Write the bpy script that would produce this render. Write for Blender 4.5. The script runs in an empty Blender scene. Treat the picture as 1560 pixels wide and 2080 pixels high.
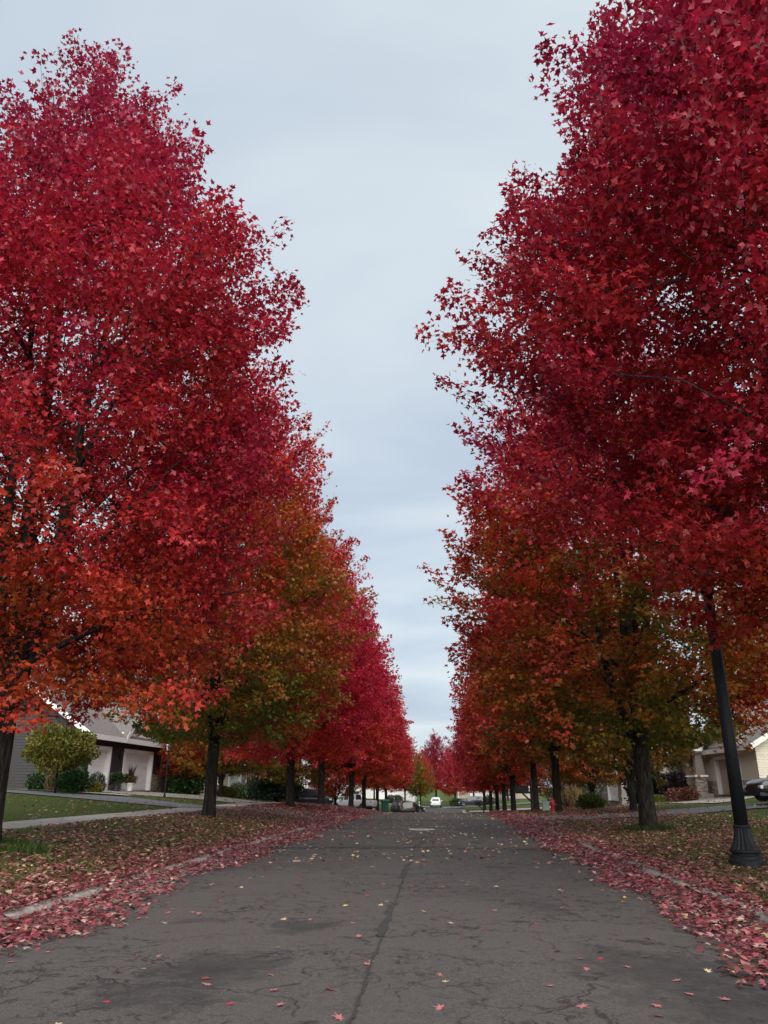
import bpy, math, random
import numpy as np
from mathutils import Vector, Matrix

sc = bpy.context.scene
R = math.radians
# ---------------------------------------------------------------- camera
cam_d = bpy.data.cameras.new('camera'); cam = bpy.data.objects.new('camera', cam_d)
sc.collection.objects.link(cam); sc.camera = cam
cam_d.sensor_fit = 'HORIZONTAL'; cam_d.sensor_width = 36.0; cam_d.lens = 36.05
cam_d.clip_start = 0.1; cam_d.clip_end = 5000
cam.location = (0, 0, 1.5); cam.rotation_euler = (R(90 + 19.66), 0, R(3.97))
# ---------------------------------------------------------------- world: thin overcast over a daylight sky
SUN_EL, SUN_AZ = 32.0, 166.0
w = bpy.data.worlds.new('World'); sc.world = w; w.use_nodes = True
nt = w.node_tree; nt.nodes.clear(); L = nt.links.new
def wn(t, **k):
    n = nt.nodes.new(t)
    for a, b in k.items(): setattr(n, a, b)
    return n
out = wn('ShaderNodeOutputWorld'); bg = wn('ShaderNodeBackground')
sky = wn('ShaderNodeTexSky', sky_type='NISHITA', sun_disc=False)
sky.sun_elevation = R(SUN_EL); sky.sun_rotation = R(SUN_AZ); sky.air_density = 1.0; sky.dust_density = 2.0
sk = wn('ShaderNodeVectorMath', operation='SCALE'); sk.inputs['Scale'].default_value = 1.0
L(sky.outputs[0], sk.inputs[0])
tc = wn('ShaderNodeTexCoord'); sep = wn('ShaderNodeSeparateXYZ'); L(tc.outputs['Generated'], sep.inputs[0])
zc = wn('ShaderNodeMath', operation='MAXIMUM'); L(sep.outputs['Z'], zc.inputs[0]); zc.inputs[1].default_value = 0.0
za = wn('ShaderNodeMath', operation='ADD'); L(zc.outputs[0], za.inputs[0]); za.inputs[1].default_value = 0.12
dv = wn('ShaderNodeVectorMath', operation='DIVIDE'); cz = wn('ShaderNodeCombineXYZ')
for i in range(3): L(za.outputs[0], cz.inputs[i])
L(tc.outputs['Generated'], dv.inputs[0]); L(cz.outputs[0], dv.inputs[1])
mp = wn('ShaderNodeMapping'); mp.inputs['Scale'].default_value = (0.55, 0.8, 0.15); L(dv.outputs[0], mp.inputs[0])
nz = wn('ShaderNodeTexNoise'); nz.inputs['Scale'].default_value = 1.5; nz.inputs['Detail'].default_value = 5; nz.inputs['Roughness'].default_value = 0.5
nz.inputs['Distortion'].default_value = 0.4
L(mp.outputs[0], nz.inputs['Vector'])
cr = wn('ShaderNodeValToRGB')
cr.color_ramp.elements[0].position = 0.32; cr.color_ramp.elements[0].color = (2.35, 2.78, 3.36, 1)
cr.color_ramp.elements[1].position = 0.70; cr.color_ramp.elements[1].color = (3.75, 4.12, 4.26, 1)
L(nz.outputs['Fac'], cr.inputs[0])
mx = wn('ShaderNodeMix', data_type='RGBA'); mx.inputs['Factor'].default_value = 0.92
L(sk.outputs[0], mx.inputs['A']); L(cr.outputs[0], mx.inputs['B'])
L(mx.outputs['Result'], bg.inputs['Color']); bg.inputs['Strength'].default_value = 0.05
L(bg.outputs[0], out.inputs[0])
# ---------------------------------------------------------------- sun behind cloud
sd = bpy.data.lights.new('sun', 'SUN'); sd.energy = 1.5; sd.angle = R(80); sd.color = (1.0, 0.96, 0.9)
sun = bpy.data.objects.new('sun', sd); sc.collection.objects.link(sun)
a, e = R(SUN_AZ), R(SUN_EL)
sdir = Vector((math.sin(a) * math.cos(e), math.cos(a) * math.cos(e), math.sin(e)))
sun.rotation_euler = sdir.to_track_quat('Z', 'Y').to_euler()
# ---------------------------------------------------------------- exposure and renderer
vs = sc.view_settings; vs.view_transform = 'Standard'; vs.look = 'None'; vs.exposure = 2.1; vs.gamma = 1.0; vs.use_curve_mapping = False
sc.render.engine = 'CYCLES'; cy = sc.cycles
cy.use_denoising = True; cy.max_bounces = 9; cy.diffuse_bounces = 8; cy.glossy_bounces = 2; cy.transmission_bounces = 3
cy.use_adaptive_sampling = True; cy.adaptive_threshold = 0.02; cy.caustics_reflective = False; cy.caustics_refractive = False

rng = np.random.default_rng(7); random.seed(7)
C = sc.collection.objects
# ================================================================ helpers
def smooth(t): t = np.clip(t, 0, 1); return t * t * (3 - 2 * t)
LV = [-400, -60, -25, -19, -15, -11, -9.5, -7.7, -5.2, -5.06, -5.0, 3.7, 3.76, 5.4, 7, 11, 16, 19, 25, 60, 400]
LZ = [1.6, 1.6, 1.36, 1.3, 1.0, .64, .6, .5, .15, .13, -.08, -.08, .13, .15, .2, .42, .72, 1.02, 1.1, 1.3, 1.3]
def longz(u): return -2.1 * smooth((np.asarray(u, float) - 42) / 73.0)
def gz(v, u): return np.interp(v, LV, LZ) + longz(u)
def G(v, u): return float(gz(v, u))

class MB:
    def __init__(s): s.v = []; s.f = []
    def add(s, vs, fs):
        o = len(s.v); s.v += [tuple(p) for p in vs]; s.f += [tuple(i + o for i in q) for q in fs]; return s
    def box(s, x0, x1, y0, y1, z0, z1, M=None):
        vs = [(x, y, z) for z in (z0, z1) for y in (y0, y1) for x in (x0, x1)]
        if M is not None: vs = [M @ Vector(p) for p in vs]
        return s.add(vs, [(0, 2, 3, 1), (4, 5, 7, 6), (0, 1, 5, 4), (2, 6, 7, 3), (0, 4, 6, 2), (1, 3, 7, 5)])
    def prism(s, poly, fn, a, b):          # poly 2d counter-clockwise, fn(p, t) -> 3d
        n = len(poly); vs = [fn(p, a) for p in poly] + [fn(p, b) for p in poly]
        fs = [tuple(range(n))[::-1], tuple(range(n, 2 * n))] + [(i, (i + 1) % n, n + (i + 1) % n, n + i) for i in range(n)]
        return s.add(vs, fs)
    def tube(s, pts, rad, n=6, cap=True):
        pts = [Vector(p) for p in pts]; rings = []; o = len(s.v); ref = Vector((.31, .87, .1)); 
        for i, p in enumerate(pts):
            d = (pts[min(i + 1, len(pts) - 1)] - pts[max(i - 1, 0)]).normalized()
            a_ = d.cross(ref).normalized(); b_ = d.cross(a_)
            for k in range(n):
                t = 2 * math.pi * k / n
                s.v.append(tuple(p + (a_ * math.cos(t) + b_ * math.sin(t)) * rad[i]))
        m = len(pts)
        for i in range(m - 1):
            for k in range(n):
                k2 = (k + 1) % n
                s.f.append((o + i * n + k, o + i * n + k2, o + (i + 1) * n + k2, o + (i + 1) * n + k))
        if cap:
            s.f.append(tuple(o + k for k in range(n))[::-1]); s.f.append(tuple(o + (m - 1) * n + k for k in range(n)))
        return s
    def lathe(s, prof, n=16, c=(0, 0, 0), flute=0, M=None):
        o = len(s.v)
        for r_, z in prof:
            for k in range(n):
                t = 2 * math.pi * k / n; rr = r_ * (1 - flute * (k % 2))
                p = Vector((rr * math.cos(t), rr * math.sin(t), z))
                if M is not None: p = M @ p
                s.v.append(tuple(p + Vector(c)))
        for i in range(len(prof) - 1):
            for k in range(n):
                k2 = (k + 1) % n
                s.f.append((o + i * n + k, o + i * n + k2, o + (i + 1) * n + k2, o + (i + 1) * n + k))
        s.f.append(tuple(o + k for k in range(n))[::-1]); s.f.append(tuple(o + (len(prof) - 1) * n + k for k in range(n)))
        return s
    def mesh(s, name, mat, smooth=False):
        m = bpy.data.meshes.new(name); m.from_pydata(s.v, [], s.f)
        if mat: m.materials.append(mat)
        if smooth: m.polygons.foreach_set('use_smooth', [True] * len(m.polygons))
        m.update(); return m
    def build(s, name, mat, parent=None, smooth=False, loc=None):
        o = bpy.data.objects.new(name, s.mesh(name, mat, smooth)); C.link(o)
        if parent is not None: o.parent = parent
        if loc is not None: o.location = loc
        return o
def tag(o, label=None, cat=None, group=None, kind=None):
    if label: o['label'] = label
    if cat: o['category'] = cat
    if group: o['group'] = group
    if kind: o['kind'] = kind
    return o
def thing(name, label, cat, loc, rz=0, group=None):
    o = bpy.data.objects.new(name, None); C.link(o); o.location = loc; o.rotation_euler = (0, 0, rz); o.empty_display_size = .2
    return tag(o, label, cat, group)
def copy_obj(src, parent=None):
    c = src.copy(); C.link(c)
    if parent is not None: c.parent = parent
    return c
def bevel(o, wd=.01, seg=2):
    m = o.modifiers.new('bevel', 'BEVEL'); m.width = wd; m.segments = seg; m.limit_method = 'ANGLE'; return o

# ---------------------------------------------------------------- materials
class NM:
    def __init__(s, name):
        s.m = bpy.data.materials.new(name); s.m.use_nodes = True; s.t = s.m.node_tree; s.b = s.t.nodes['Principled BSDF']
    def n(s, t, **k):
        x = s.t.nodes.new(t)
        for a_, b_ in k.items(): setattr(x, a_, b_)
        return x
    def l(s, a_, b_): s.t.links.new(a_, b_)
    def noise(s, scale, detail=4, rough=.55, vec=None, dist=0):
        x = s.n('ShaderNodeTexNoise'); x.inputs['Scale'].default_value = scale; x.inputs['Detail'].default_value = detail
        x.inputs['Roughness'].default_value = rough; x.inputs['Distortion'].default_value = dist
        if vec is not None: s.l(vec, x.inputs['Vector'])
        return x.outputs['Fac']
    def ramp(s, fac, els):
        x = s.n('ShaderNodeValToRGB'); e_ = x.color_ramp.elements
        while len(e_) < len(els): e_.new(.5)
        for k, (p, c) in enumerate(els):
            e_[k].position = p; e_[k].color = tuple(c) + (1,) if len(c) == 3 else c
        s.l(fac, x.inputs[0]); return x.outputs[0]
    def math(s, op, a_, b_=None, clamp=False):
        x = s.n('ShaderNodeMath', operation=op, use_clamp=clamp)
        for i, q in enumerate((a_, b_)):
            if q is None: continue
            if hasattr(q, 'is_linked'): s.l(q, x.inputs[i])
            else: x.inputs[i].default_value = q
        return x.outputs[0]
    def mix(s, fac, a_, b_, mode='MIX'):
        x = s.n('ShaderNodeMix', data_type='RGBA', blend_type=mode)
        for q, k in ((fac, 'Factor'), (a_, 'A'), (b_, 'B')):
            sock = [i for i in x.inputs if i.name == k and (i.type == 'RGBA' or k == 'Factor')][0]
            if k == 'Factor': sock = x.inputs[0]
            if hasattr(q, 'is_linked'): s.l(q, sock)
            else: sock.default_value = q if not isinstance(q, tuple) else (tuple(q) + (1,) if len(q) == 3 else q)
        return [o for o in x.outputs if o.type == 'RGBA'][0]
    def coord(s, kind='Object', scale=None):
        t_ = s.n('ShaderNodeTexCoord').outputs[kind]
        if scale is None: return t_
        mp_ = s.n('ShaderNodeMapping'); mp_.inputs['Scale'].default_value = scale; s.l(t_, mp_.inputs[0]); return mp_.outputs[0]
    def bump(s, h, strength=.3, dist=.02):
        x = s.n('ShaderNodeBump'); x.inputs['Strength'].default_value = strength; x.inputs['Distance'].default_value = dist
        s.l(h, x.inputs['Height']); s.l(x.outputs[0], s.b.inputs['Normal'])
    def col(s, c):
        if hasattr(c, 'is_linked'): s.l(c, s.b.inputs['Base Color'])
        else: s.b.inputs['Base Color'].default_value = tuple(c) + (1,)
    def rough(s, r_, spec=None):
        s.b.inputs['Roughness'].default_value = r_
        if spec is not None: s.b.inputs['Specular IOR Level'].default_value = spec
def plain(name, c, rough=.6, var=.15, scale=6, metal=0, spec=None, bump=0):
    m = NM(name); f = m.noise(scale, 5, .6, m.coord())
    m.col(m.ramp(f, [(.3, tuple(x * (1 - var) for x in c)), (.7, tuple(min(1, x * (1 + var)) for x in c))]))
    m.rough(rough, spec); m.b.inputs['Metallic'].default_value = metal
    if bump: m.bump(m.noise(scale * 6, 4, .6, m.coord()), bump, .01)
    return m.m

def mat_bark():
    m = NM('bark'); v = m.coord('Object', (9, 9, 1.6)); f = m.noise(2.2, 8, .65, v, .8); g = m.noise(1.1, 3, .5, m.coord())
    c = m.ramp(f, [(.38, (.004, .0035, .003)), (.5, (.022, .018, .0155)), (.64, (.060, .052, .045))])
    c = m.mix(.25, c, m.ramp(g, [(.35, (.014, .012, .0105)), (.7, (.036, .033, .027))]))
    m.col(c); m.rough(.9, .15); m.bump(f, 1.0, .10); return m.m
def leaf_shader(m, color, trans=.45, rough=.42, spec=.4):
    m.col(color); m.rough(rough, spec)
    t = m.n('ShaderNodeBsdfTranslucent'); m.l(color, t.inputs[0])
    x = m.n('ShaderNodeMixShader'); x.inputs[0].default_value = trans
    m.l(m.b.outputs[0], x.inputs[1]); m.l(t.outputs[0], x.inputs[2])
    m.l(x.outputs[0], m.t.nodes['Material Output'].inputs[0])
def mat_maple():
    m = NM('maple_leaf')
    a1 = m.n('ShaderNodeAttribute', attribute_name='ripe').outputs['Fac']; a2 = m.n('ShaderNodeAttribute', attribute_name='rnd').outputs['Fac']
    oc = m.n('ShaderNodeSeparateColor'); m.l(m.n('ShaderNodeObjectInfo').outputs['Color'], oc.inputs[0])
    t = m.math('MULTIPLY', a1, m.math('MULTIPLY', oc.outputs[1], 2.0))
    t = m.math('ADD', t, m.math('MULTIPLY', m.math('SUBTRACT', oc.outputs[0], .5), 2.0), True)
    c = m.ramp(t, [(0, (.125, .130, .018)), (.14, (.215, .155, .020)), (.28, (.33, .115, .020)), (.42, (.40, .062, .018)), (.58, (.43, .028, .028)), (.78, (.36, .015, .040)), (1, (.29, .012, .050))])
    vv = m.math('MULTIPLY', m.math('ADD', m.math('MULTIPLY', a2, .85), .55), m.math('MULTIPLY', oc.outputs[2], 2.0))
    cc = m.n('ShaderNodeCombineColor')
    for i in range(3): m.l(vv, cc.inputs[i])
    c = m.mix(1.0, c, cc.outputs[0], 'MULTIPLY')
    leaf_shader(m, c); return m.m
def mat_leafcol(name, trans=.2, rough=.55, spec=.3):
    m = NM(name); a = m.n('ShaderNodeAttribute', attribute_name='tint').outputs['Color']; leaf_shader(m, a, trans, rough, spec); return m.m
def mat_asphalt(name='asphalt', base=(.066, .058, .0545), cracks=True, stains=()):
    m = NM(name); co = m.coord()
    big = m.noise(.35, 4, .55, co); mid = m.noise(2.2, 5, .6, co); fine = m.noise(75, 3, .75, co); grit = m.noise(26, 4, .75, co)
    k = lambda q: tuple(x * q for x in base)
    c = m.ramp(big, [(.3, k(.82)), (.7, k(1.12))])
    c = m.mix(.5, c, m.ramp(mid, [(.3, k(.8)), (.7, k(1.2))]))
    c = m.mix(.62, c, m.ramp(fine, [(.33, k(.2)), (.5, k(.95)), (.68, k(2.8))]))
    c = m.mix(.32, c, m.ramp(grit, [(.32, k(.35)), (.68, k(1.9))]))
    h = fine
    if cracks:
        wob = m.n('ShaderNodeVectorMath', operation='ADD'); ns = m.n('ShaderNodeTexNoise'); ns.inputs['Scale'].default_value = 1.7; ns.inputs['Detail'].default_value = 6; m.l(co, ns.inputs[0])
        sc_ = m.n('ShaderNodeVectorMath', operation='SCALE'); sc_.inputs['Scale'].default_value = 1.1; m.l(ns.outputs['Color'], sc_.inputs[0]); m.l(co, wob.inputs[0]); m.l(sc_.outputs[0], wob.inputs[1])
        msk = m.math('MULTIPLY', m.noise(.5, 3, .5, m.coord('Object', (1, 1, 1))), 1.0)
        for scl, wid, lo in ((.5, .016, .36), (1.5, .026, .42), (4.0, .055, .49)):
            vo = m.n('ShaderNodeTexVoronoi', feature='DISTANCE_TO_EDGE'); vo.inputs['Scale'].default_value = scl; m.l(wob.outputs[0], vo.inputs['Vector'])
            ed = m.ramp(vo.outputs['Distance'], [(0, (1, 1, 1)), (wid, (0, 0, 0))])
            mk = m.ramp(msk, [(lo - .03, (0, 0, 0)), (lo + .05, (.85, .85, .85))])
            f = m.math('MULTIPLY', ed, mk); brk = m.ramp(m.noise(3.1, 3, .6, co), [(.42, (0, 0, 0)), (.52, (1, 1, 1))])
            c = m.mix(m.math('MULTIPLY', f, brk), c, (.009, .008, .008))
        sx = m.n('ShaderNodeSeparateXYZ'); m.l(wob.outputs[0], sx.inputs[0])
        for (x0, y0, rx, ry, am) in stains:
            dx = m.math('DIVIDE', m.math('SUBTRACT', sx.outputs[0], x0 + .55), rx); dy = m.math('DIVIDE', m.math('SUBTRACT', sx.outputs[1], y0 + .55), ry)
            d2 = m.math('ADD', m.math('ADD', m.math('MULTIPLY', dx, dx), m.math('MULTIPLY', dy, dy)), m.math('MULTIPLY', m.math('SUBTRACT', m.noise(5.0, 6, .7, co), .5), 2.6))
            f = m.math('MULTIPLY', m.ramp(d2, [(.15, (1, 1, 1)), (1.0, (0, 0, 0))]), m.math('MULTIPLY', m.ramp(mid, [(.3, (.55, .55, .55)), (.6, (1, 1, 1))]), am))
            c = m.mix(f, c, (.022, .021, .021))
    m.col(c); m.rough(.82, .35); m.bump(h, .55, .012); return m.m
def mat_lawn():
    m = NM('lawn'); co = m.coord(); a_ = m.noise(.5, 4, .6, co); b_ = m.noise(9, 5, .7, co); g = m.noise(70, 3, .7, co)
    c = m.ramp(a_, [(.3, (.045, .070, .015)), (.55, (.068, .105, .021)), (.75, (.092, .105, .030))])
    c = m.mix(.5, c, m.ramp(b_, [(.3, (.033, .043, .012)), (.7, (.105, .13, .033))]))
    c = m.mix(.35, c, m.ramp(g, [(.35, (.01, .013, .004)), (.65, (.10, .11, .035))]))
    m.col(c); m.rough(.9, .1); m.bump(g, .8, .04); return m.m
def mat_stone():
    m = NM('veneer_stone'); i = m.n('ShaderNodeObjectInfo'); co = m.coord(); v = m.n('ShaderNodeTexVoronoi'); v.inputs['Scale'].default_value = 3.3; m.l(m.coord('Object', (1, 1, 4)), v.inputs['Vector'])
    sp = m.n('ShaderNodeSeparateColor'); m.l(v.outputs['Color'], sp.inputs[0])
    c = m.ramp(sp.outputs[0], [(0, (.13, .10, .085)), (.4, (.24, .19, .155)), (.7, (.31, .26, .22)), (1, (.40, .35, .31))]); m.col(c); m.rough(.85); m.bump(m.noise(20, 4, .6, co), .5, .02); return m.m
def mat_glass():
    m = NM('window_glass'); m.col((.02, .023, .027)); m.rough(.06, .6); return m.m
def mat_paint(name, c):
    m = NM(name); m.col(c); m.rough(.3, .5); m.b.inputs['Coat Weight'].default_value = .7; m.b.inputs['Coat Roughness'].default_value = .05; return m.m
M = dict(bark=mat_bark(), maple=mat_maple(), litter=mat_leafcol('fallen_leaf'), shrub=mat_leafcol('shrub_leaf', .25, .5), grass=mat_leafcol('grass_blade', .25, .6, .2),
    lawn=mat_lawn(), stone=mat_stone(), glass=mat_glass(),
    asphalt=mat_asphalt(stains=[(-1.55, 9.5, .42, .55, .85), (-2.9, 9.9, .5, .3, .6), (-1.95, 7.3, .55, .85, .9), (-2.2, 6.4, .7, .6, .75), (1.9, 7.6, .95, .9, .8), (2.3, 6.4, 1.1, .8, .8), (1.25, 11.4, .45, .8, .55), (.6, 12.5, .9, .7, .3), (-3.4, 5.6, .5, .5, .6)]),
    drive=mat_asphalt('drive_asphalt', (.115, .115, .125), False), concrete=plain('concrete', (.29, .265, .24), .9, .22, 3, bump=.3),
    concrete_pale=plain('concrete_pale', (.46, .44, .40), .9, .12, 3, bump=.3), tar=plain('tar', (.030, .028, .027), .7, .3, 30, bump=.4), iron=plain('cast_iron', (.17, .16, .155), .6, .35, 18, bump=.6),
    black=plain('black_enamel', (.006, .0075, .010), .6, spec=.25, var=.45, scale=9, bump=.25), siding_grey=plain('siding_grey', (.026, .0235, .0235), .7, .1, 4), shake=plain('shake_taupe', (.21, .17, .145), .8, .2, 6),
    siding_tan=plain('siding_tan', (.36, .32, .26), .7, .08, 3), siding_taupe=plain('siding_taupe', (.20, .175, .15), .7, .08, 3), siding_white=plain('siding_white', (.62, .61, .58), .7, .06, 3), siding_cream=plain('siding_cream', (.50, .46, .37), .7, .06, 3),
    white=plain('white_paint', (.82, .82, .82), .5, .05, 3), door_tan=plain('door_tan', (.33, .285, .235), .55, .06, 3), roof=plain('roof_shingle', (.15, .135, .13), .9, .3, 10, bump=.5), roof_blue=plain('roof_slate', (.10, .12, .145), .9, .25, 10, bump=.5),
    hydrant=plain('hydrant_red', (.30, .014, .018), .5, .25, 12), bin=plain('bin_green', (.008, .075, .045), .45, .15, 8), pale_green=plain('utility_green', (.33, .42, .36), .5, .1, 6), wood=plain('post_wood', (.035, .024, .019), .85, .35, 12, bump=.5),
    rubber=plain('rubber', (.015, .015, .015), .85, .2, 20), alloy=plain('alloy', (.42, .42, .43), .35, .1, 8, metal=.8), trim_black=plain('trim_black', (.018, .018, .019), .6, .2, 10), terracotta=plain('planter_dark', (.03, .03, .033), .6, .2, 9), lamp_red=plain('tail_lamp', (.28, .01, .012), .25, .1, 8), lamp_white=plain('head_lamp', (.7, .72, .74), .15, .05, 8),
    flag=plain('pale_box', (.6, .58, .55), .6, .1, 6))
# frosted lantern
# ================================================================ leaf masses
STAR = (np.array([(0, .04, 0), (.34, .06, -.07), (.19, .30, .0), (.54, .56, -.10), (.15, .60, 0), (0, 1.0, -.14), (-.15, .60, 0), (-.54, .56, -.10), (-.19, .30, 0), (-.34, .06, -.07)]),
        np.array([(0, 1, 2), (0, 2, 8), (0, 8, 9), (2, 3, 4), (2, 4, 6), (2, 6, 8), (6, 7, 8), (4, 5, 6)]))
STAR6 = (np.array([(0, 0, 0), (.5, .42, -.1), (.13, .6, 0), (0, 1, -.12), (-.13, .6, 0), (-.5, .42, -.1)]), np.array([(0, 1, 2), (0, 2, 4), (0, 4, 5), (2, 3, 4)]))
STAR3 = (np.array([(0, 0, 0), (.54, .46, -.10), (0, .60, .0), (-.54, .46, -.10), (.17, .55, -.03), (0, 1.0, -.14), (-.17, .55, -.03)]), np.array([(0, 1, 2), (0, 2, 3), (4, 5, 6)]))
KITE = (np.array([(0, 0, 0), (.42, .5, -.06), (0, 1, -.08), (-.42, .5, -.06)]), np.array([(0, 1, 2), (0, 2, 3)]))
BLADE = (np.array([(-.09, 0, 0), (.09, 0, 0), (.02, 1, .1)]), np.array([(0, 1, 2)]))
def norm(a_): return a_ / np.maximum(np.linalg.norm(a_, axis=-1, keepdims=True), 1e-9)
def leaf_mesh(name, mat, P, A, N, S, shape, fattr=None, tint=None):
    """P base points, A leaf axis, N leaf normal (made orthogonal), S size"""
    sv, st = shape; n = len(P); k = len(sv); A = norm(A); X = norm(np.cross(A, N)); N = np.cross(X, A)
    V = P[:, None, :] + S[:, None, None] * (sv[None, :, 0, None] * X[:, None] + sv[None, :, 1, None] * A[:, None] + sv[None, :, 2, None] * N[:, None])
    F = (np.arange(n)[:, None, None] * k + st[None]).reshape(-1)
    me = bpy.data.meshes.new(name); nf = n * len(st)
    me.vertices.add(n * k); me.vertices.foreach_set('co', V.reshape(-1).astype(np.float32))
    me.loops.add(nf * 3); me.loops.foreach_set('vertex_index', F.astype(np.int32))
    me.polygons.add(nf); me.polygons.foreach_set('loop_start', np.arange(0, nf * 3, 3, dtype=np.int32))
    me.update(calc_edges=True)
    for nm, arr in (fattr or {}).items():
        at = me.attributes.new(nm, 'FLOAT', 'POINT'); at.data.foreach_set('value', np.repeat(arr, k).astype(np.float32))
    if tint is not None:
        at = me.attributes.new('tint', 'FLOAT_COLOR', 'POINT'); c4 = np.concatenate([tint, np.ones((n, 1))], 1)
        at.data.foreach_set('color', np.repeat(c4, k, axis=0).reshape(-1).astype(np.float32))
    me.materials.append(mat); return me

def maple_meshes(seed, H=19.5, RR=6.0, hb=2.6, hf=2.3, r0=.30, ntip=900, per=90, shape=STAR, size=.15, nlimb=26, lean=0, tubes=6, thin=None, pf=(.55, .84, 1, .95, .74, .46, .24, .05)):
    g = np.random.default_rng(seed); ph = g.uniform(0, 6.28, 6)
    def env(h, az):
        s = np.clip((h - hb) / (H - hb), 0, 1)
        r_ = np.interp(s, [0, .08, .22, .42, .62, .80, .92, 1], pf) * RR
        return r_ * (1 + .09 * np.sin(2 * az + ph[0] + h * .25) + .07 * np.sin(3 * az + ph[1] - h * .5) + .05 * np.sin(5 * az + ph[2] + h * .9))
    mb = MB(); NP = []; NR = []
    def path(pts, rad, n=tubes):
        mb.tube(pts, rad, n); NP.extend([list(p) for p in pts]); NR.extend(list(rad))
    la = g.uniform(0, 6.28)
    def axis(z): return np.array([math.cos(la) * lean * z, math.sin(la) * lean * z, z])
    zz = [-.25, 0, .15, .4, .8, 1.4, hf * .8, hf, hf + .35]
    rr = [1.6, 1.38, 1.22, 1.1, 1.02, 1, .97, 1.0, .7]
    mb.tube([tuple(axis(z) + np.array([g.normal(0, .008), g.normal(0, .008), 0])) for z in zz], [r0 * q for q in rr], 14)
    NP.append([0, 0, hf]); NR.append(r0)
    stems = []; ns = 4; a0 = g.uniform(0, 6.28)
    for i in range(ns + 1):
        lead = i == 0; az = a0 + i * 6.283 / ns + g.uniform(-.3, .3); he = H * (.93 if lead else g.uniform(.70, .86)); re = .3 if lead else env(he, az) * .62
        t = np.linspace(0, 1, 11); z = hf - .25 + (he - hf + .25) * t
        off = re * (t ** 1.15) + (0 if lead else .28 * np.sin(np.pi * np.minimum(t * 2, 1)))
        wob = np.cumsum(g.normal(0, .07, (11, 2)), 0) * (t[:, None])
        base = axis(hf)
        pts = np.stack([base[0] + off * math.cos(az) + wob[:, 0], base[1] + off * math.sin(az) + wob[:, 1], z], 1)
        rad = r0 * (.66 if lead else .5) * (1 - t) ** .9 + .012; path([tuple(p) for p in pts], rad, 8); stems.append((az, pts, lead, rad))
    for i in range(nlimb):
        f = (i + g.uniform(0, .8)) / nlimb; hbs = hf + .5 + (H * .74 - hf) * f ** 1.1; az = i * 2.39996 + g.uniform(-.35, .35)
        best = min(stems, key=lambda s_: (abs((s_[0] - az + math.pi) % 6.2832 - math.pi) if not s_[2] else 1.2) + g.uniform(0, .3))
        P = best[1]; j = int(np.argmin(abs(P[:, 2] - hbs))); b = P[j]
        he = min(hbs + (2.0 + 3.4 * f) * g.uniform(.7, 1.25), H * .95); he = max(he, hb + .6); re = env(he, az) * g.uniform(.82, .97)
        e_ = np.array([re * math.cos(az), re * math.sin(az), he]); t = np.linspace(0, 1, 9)[:, None]
        mid = b * .5 + e_ * .5 + np.array([0, 0, (.9 if f < .4 else -.3) * g.uniform(.2, 1)])
        pts = (1 - t) ** 2 * b + 2 * t * (1 - t) * mid + t ** 2 * e_ + np.cumsum(g.normal(0, .05, (9, 3)), 0) * t
        rad = np.minimum(r0 * (.26 - .14 * f), best[3][j] * .7) * (1 - t[:, 0]) ** .8 + .010; path([tuple(p) for p in pts], rad, 6)
    # side shoots grow towards points spread through the crown
    hs = np.linspace(hb, H, 200); pr = np.interp((hs - hb) / (H - hb), [0, .08, .22, .42, .62, .80, .92, 1], pf) ** 1.7
    h = np.interp(g.uniform(0, 1, ntip), np.cumsum(pr) / pr.sum(), hs); az = g.uniform(0, 6.283, ntip); q = g.beta(2.3, .85, ntip) * .98
    if thin:      # a thin spot where the boughs show
        k_ = ~((np.abs((az - thin[0] + np.pi) % 6.2832 - np.pi) < thin[1]) & (h < thin[2]) & (g.uniform(0, 1, ntip) < thin[3]))
        h, az, q = h[k_], az[k_], q[k_]; ntip = len(h)
    rad_ = env(h, az) * q; T = np.stack([rad_ * np.cos(az), rad_ * np.sin(az), h], 1)
    base_n = np.array(NP); dd = np.min(np.linalg.norm(T[:, None] - base_n[None], axis=2), 1); order = np.argsort(dd)
    nodes = np.zeros((len(NP) + ntip * 3, 3)); nodes[:len(NP)] = base_n; cnt = len(NP); ATT = np.zeros((ntip, 3))
    for i in order:
        p = T[i]; d = nodes[:cnt] - p
        cost = np.linalg.norm(d, axis=1) + 1.1 * np.maximum(0, d[:, 2] + .15) + .9 * np.maximum(0, np.hypot(nodes[:cnt, 0], nodes[:cnt, 1]) - rad_[i])
        j = int(np.argmin(cost)); b = nodes[j]; ATT[i] = b; ln = np.linalg.norm(p - b)
        m_ = (b + p) / 2 + np.array([0, 0, .06 * ln]) + g.normal(0, .05, 3) * ln
        mb.tube([tuple(b), tuple(m_), tuple(p)], [.007 + .0065 * ln, .006 + .004 * ln, .005], 4, False)
        nodes[cnt] = b * .33 + m_ * .67; nodes[cnt + 1] = m_ * .4 + p * .6; nodes[cnt + 2] = p; cnt += 3
    s = (h - hb) / (H - hb); outw = np.stack([np.cos(az), np.sin(az), np.zeros(ntip)], 1)
    D = norm(.65 * norm(T - ATT) + outw * .35 * (1 - .6 * s)[:, None] + np.array([0, 0, 1.0]) * (.12 + .75 * s)[:, None] + g.normal(0, .16, (ntip, 3)))
    Ls = g.uniform(.55, 1.2, ntip) * (1 + .55 * (q > .85) * g.uniform(0, 1, ntip))
    for i in range(ntip):
        mb.tube([tuple(T[i]), tuple(T[i] + D[i] * Ls[i] * .85)], [.005, .003], 3, False)
    k = np.repeat(np.arange(ntip), per); n = len(k); wv = g.uniform(-.5, 1.0, n) ** 1.0
    Hh = norm(np.cross(D, [0, 0, 1.0]) + 1e-4); Vv = np.cross(Hh, D)
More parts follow.
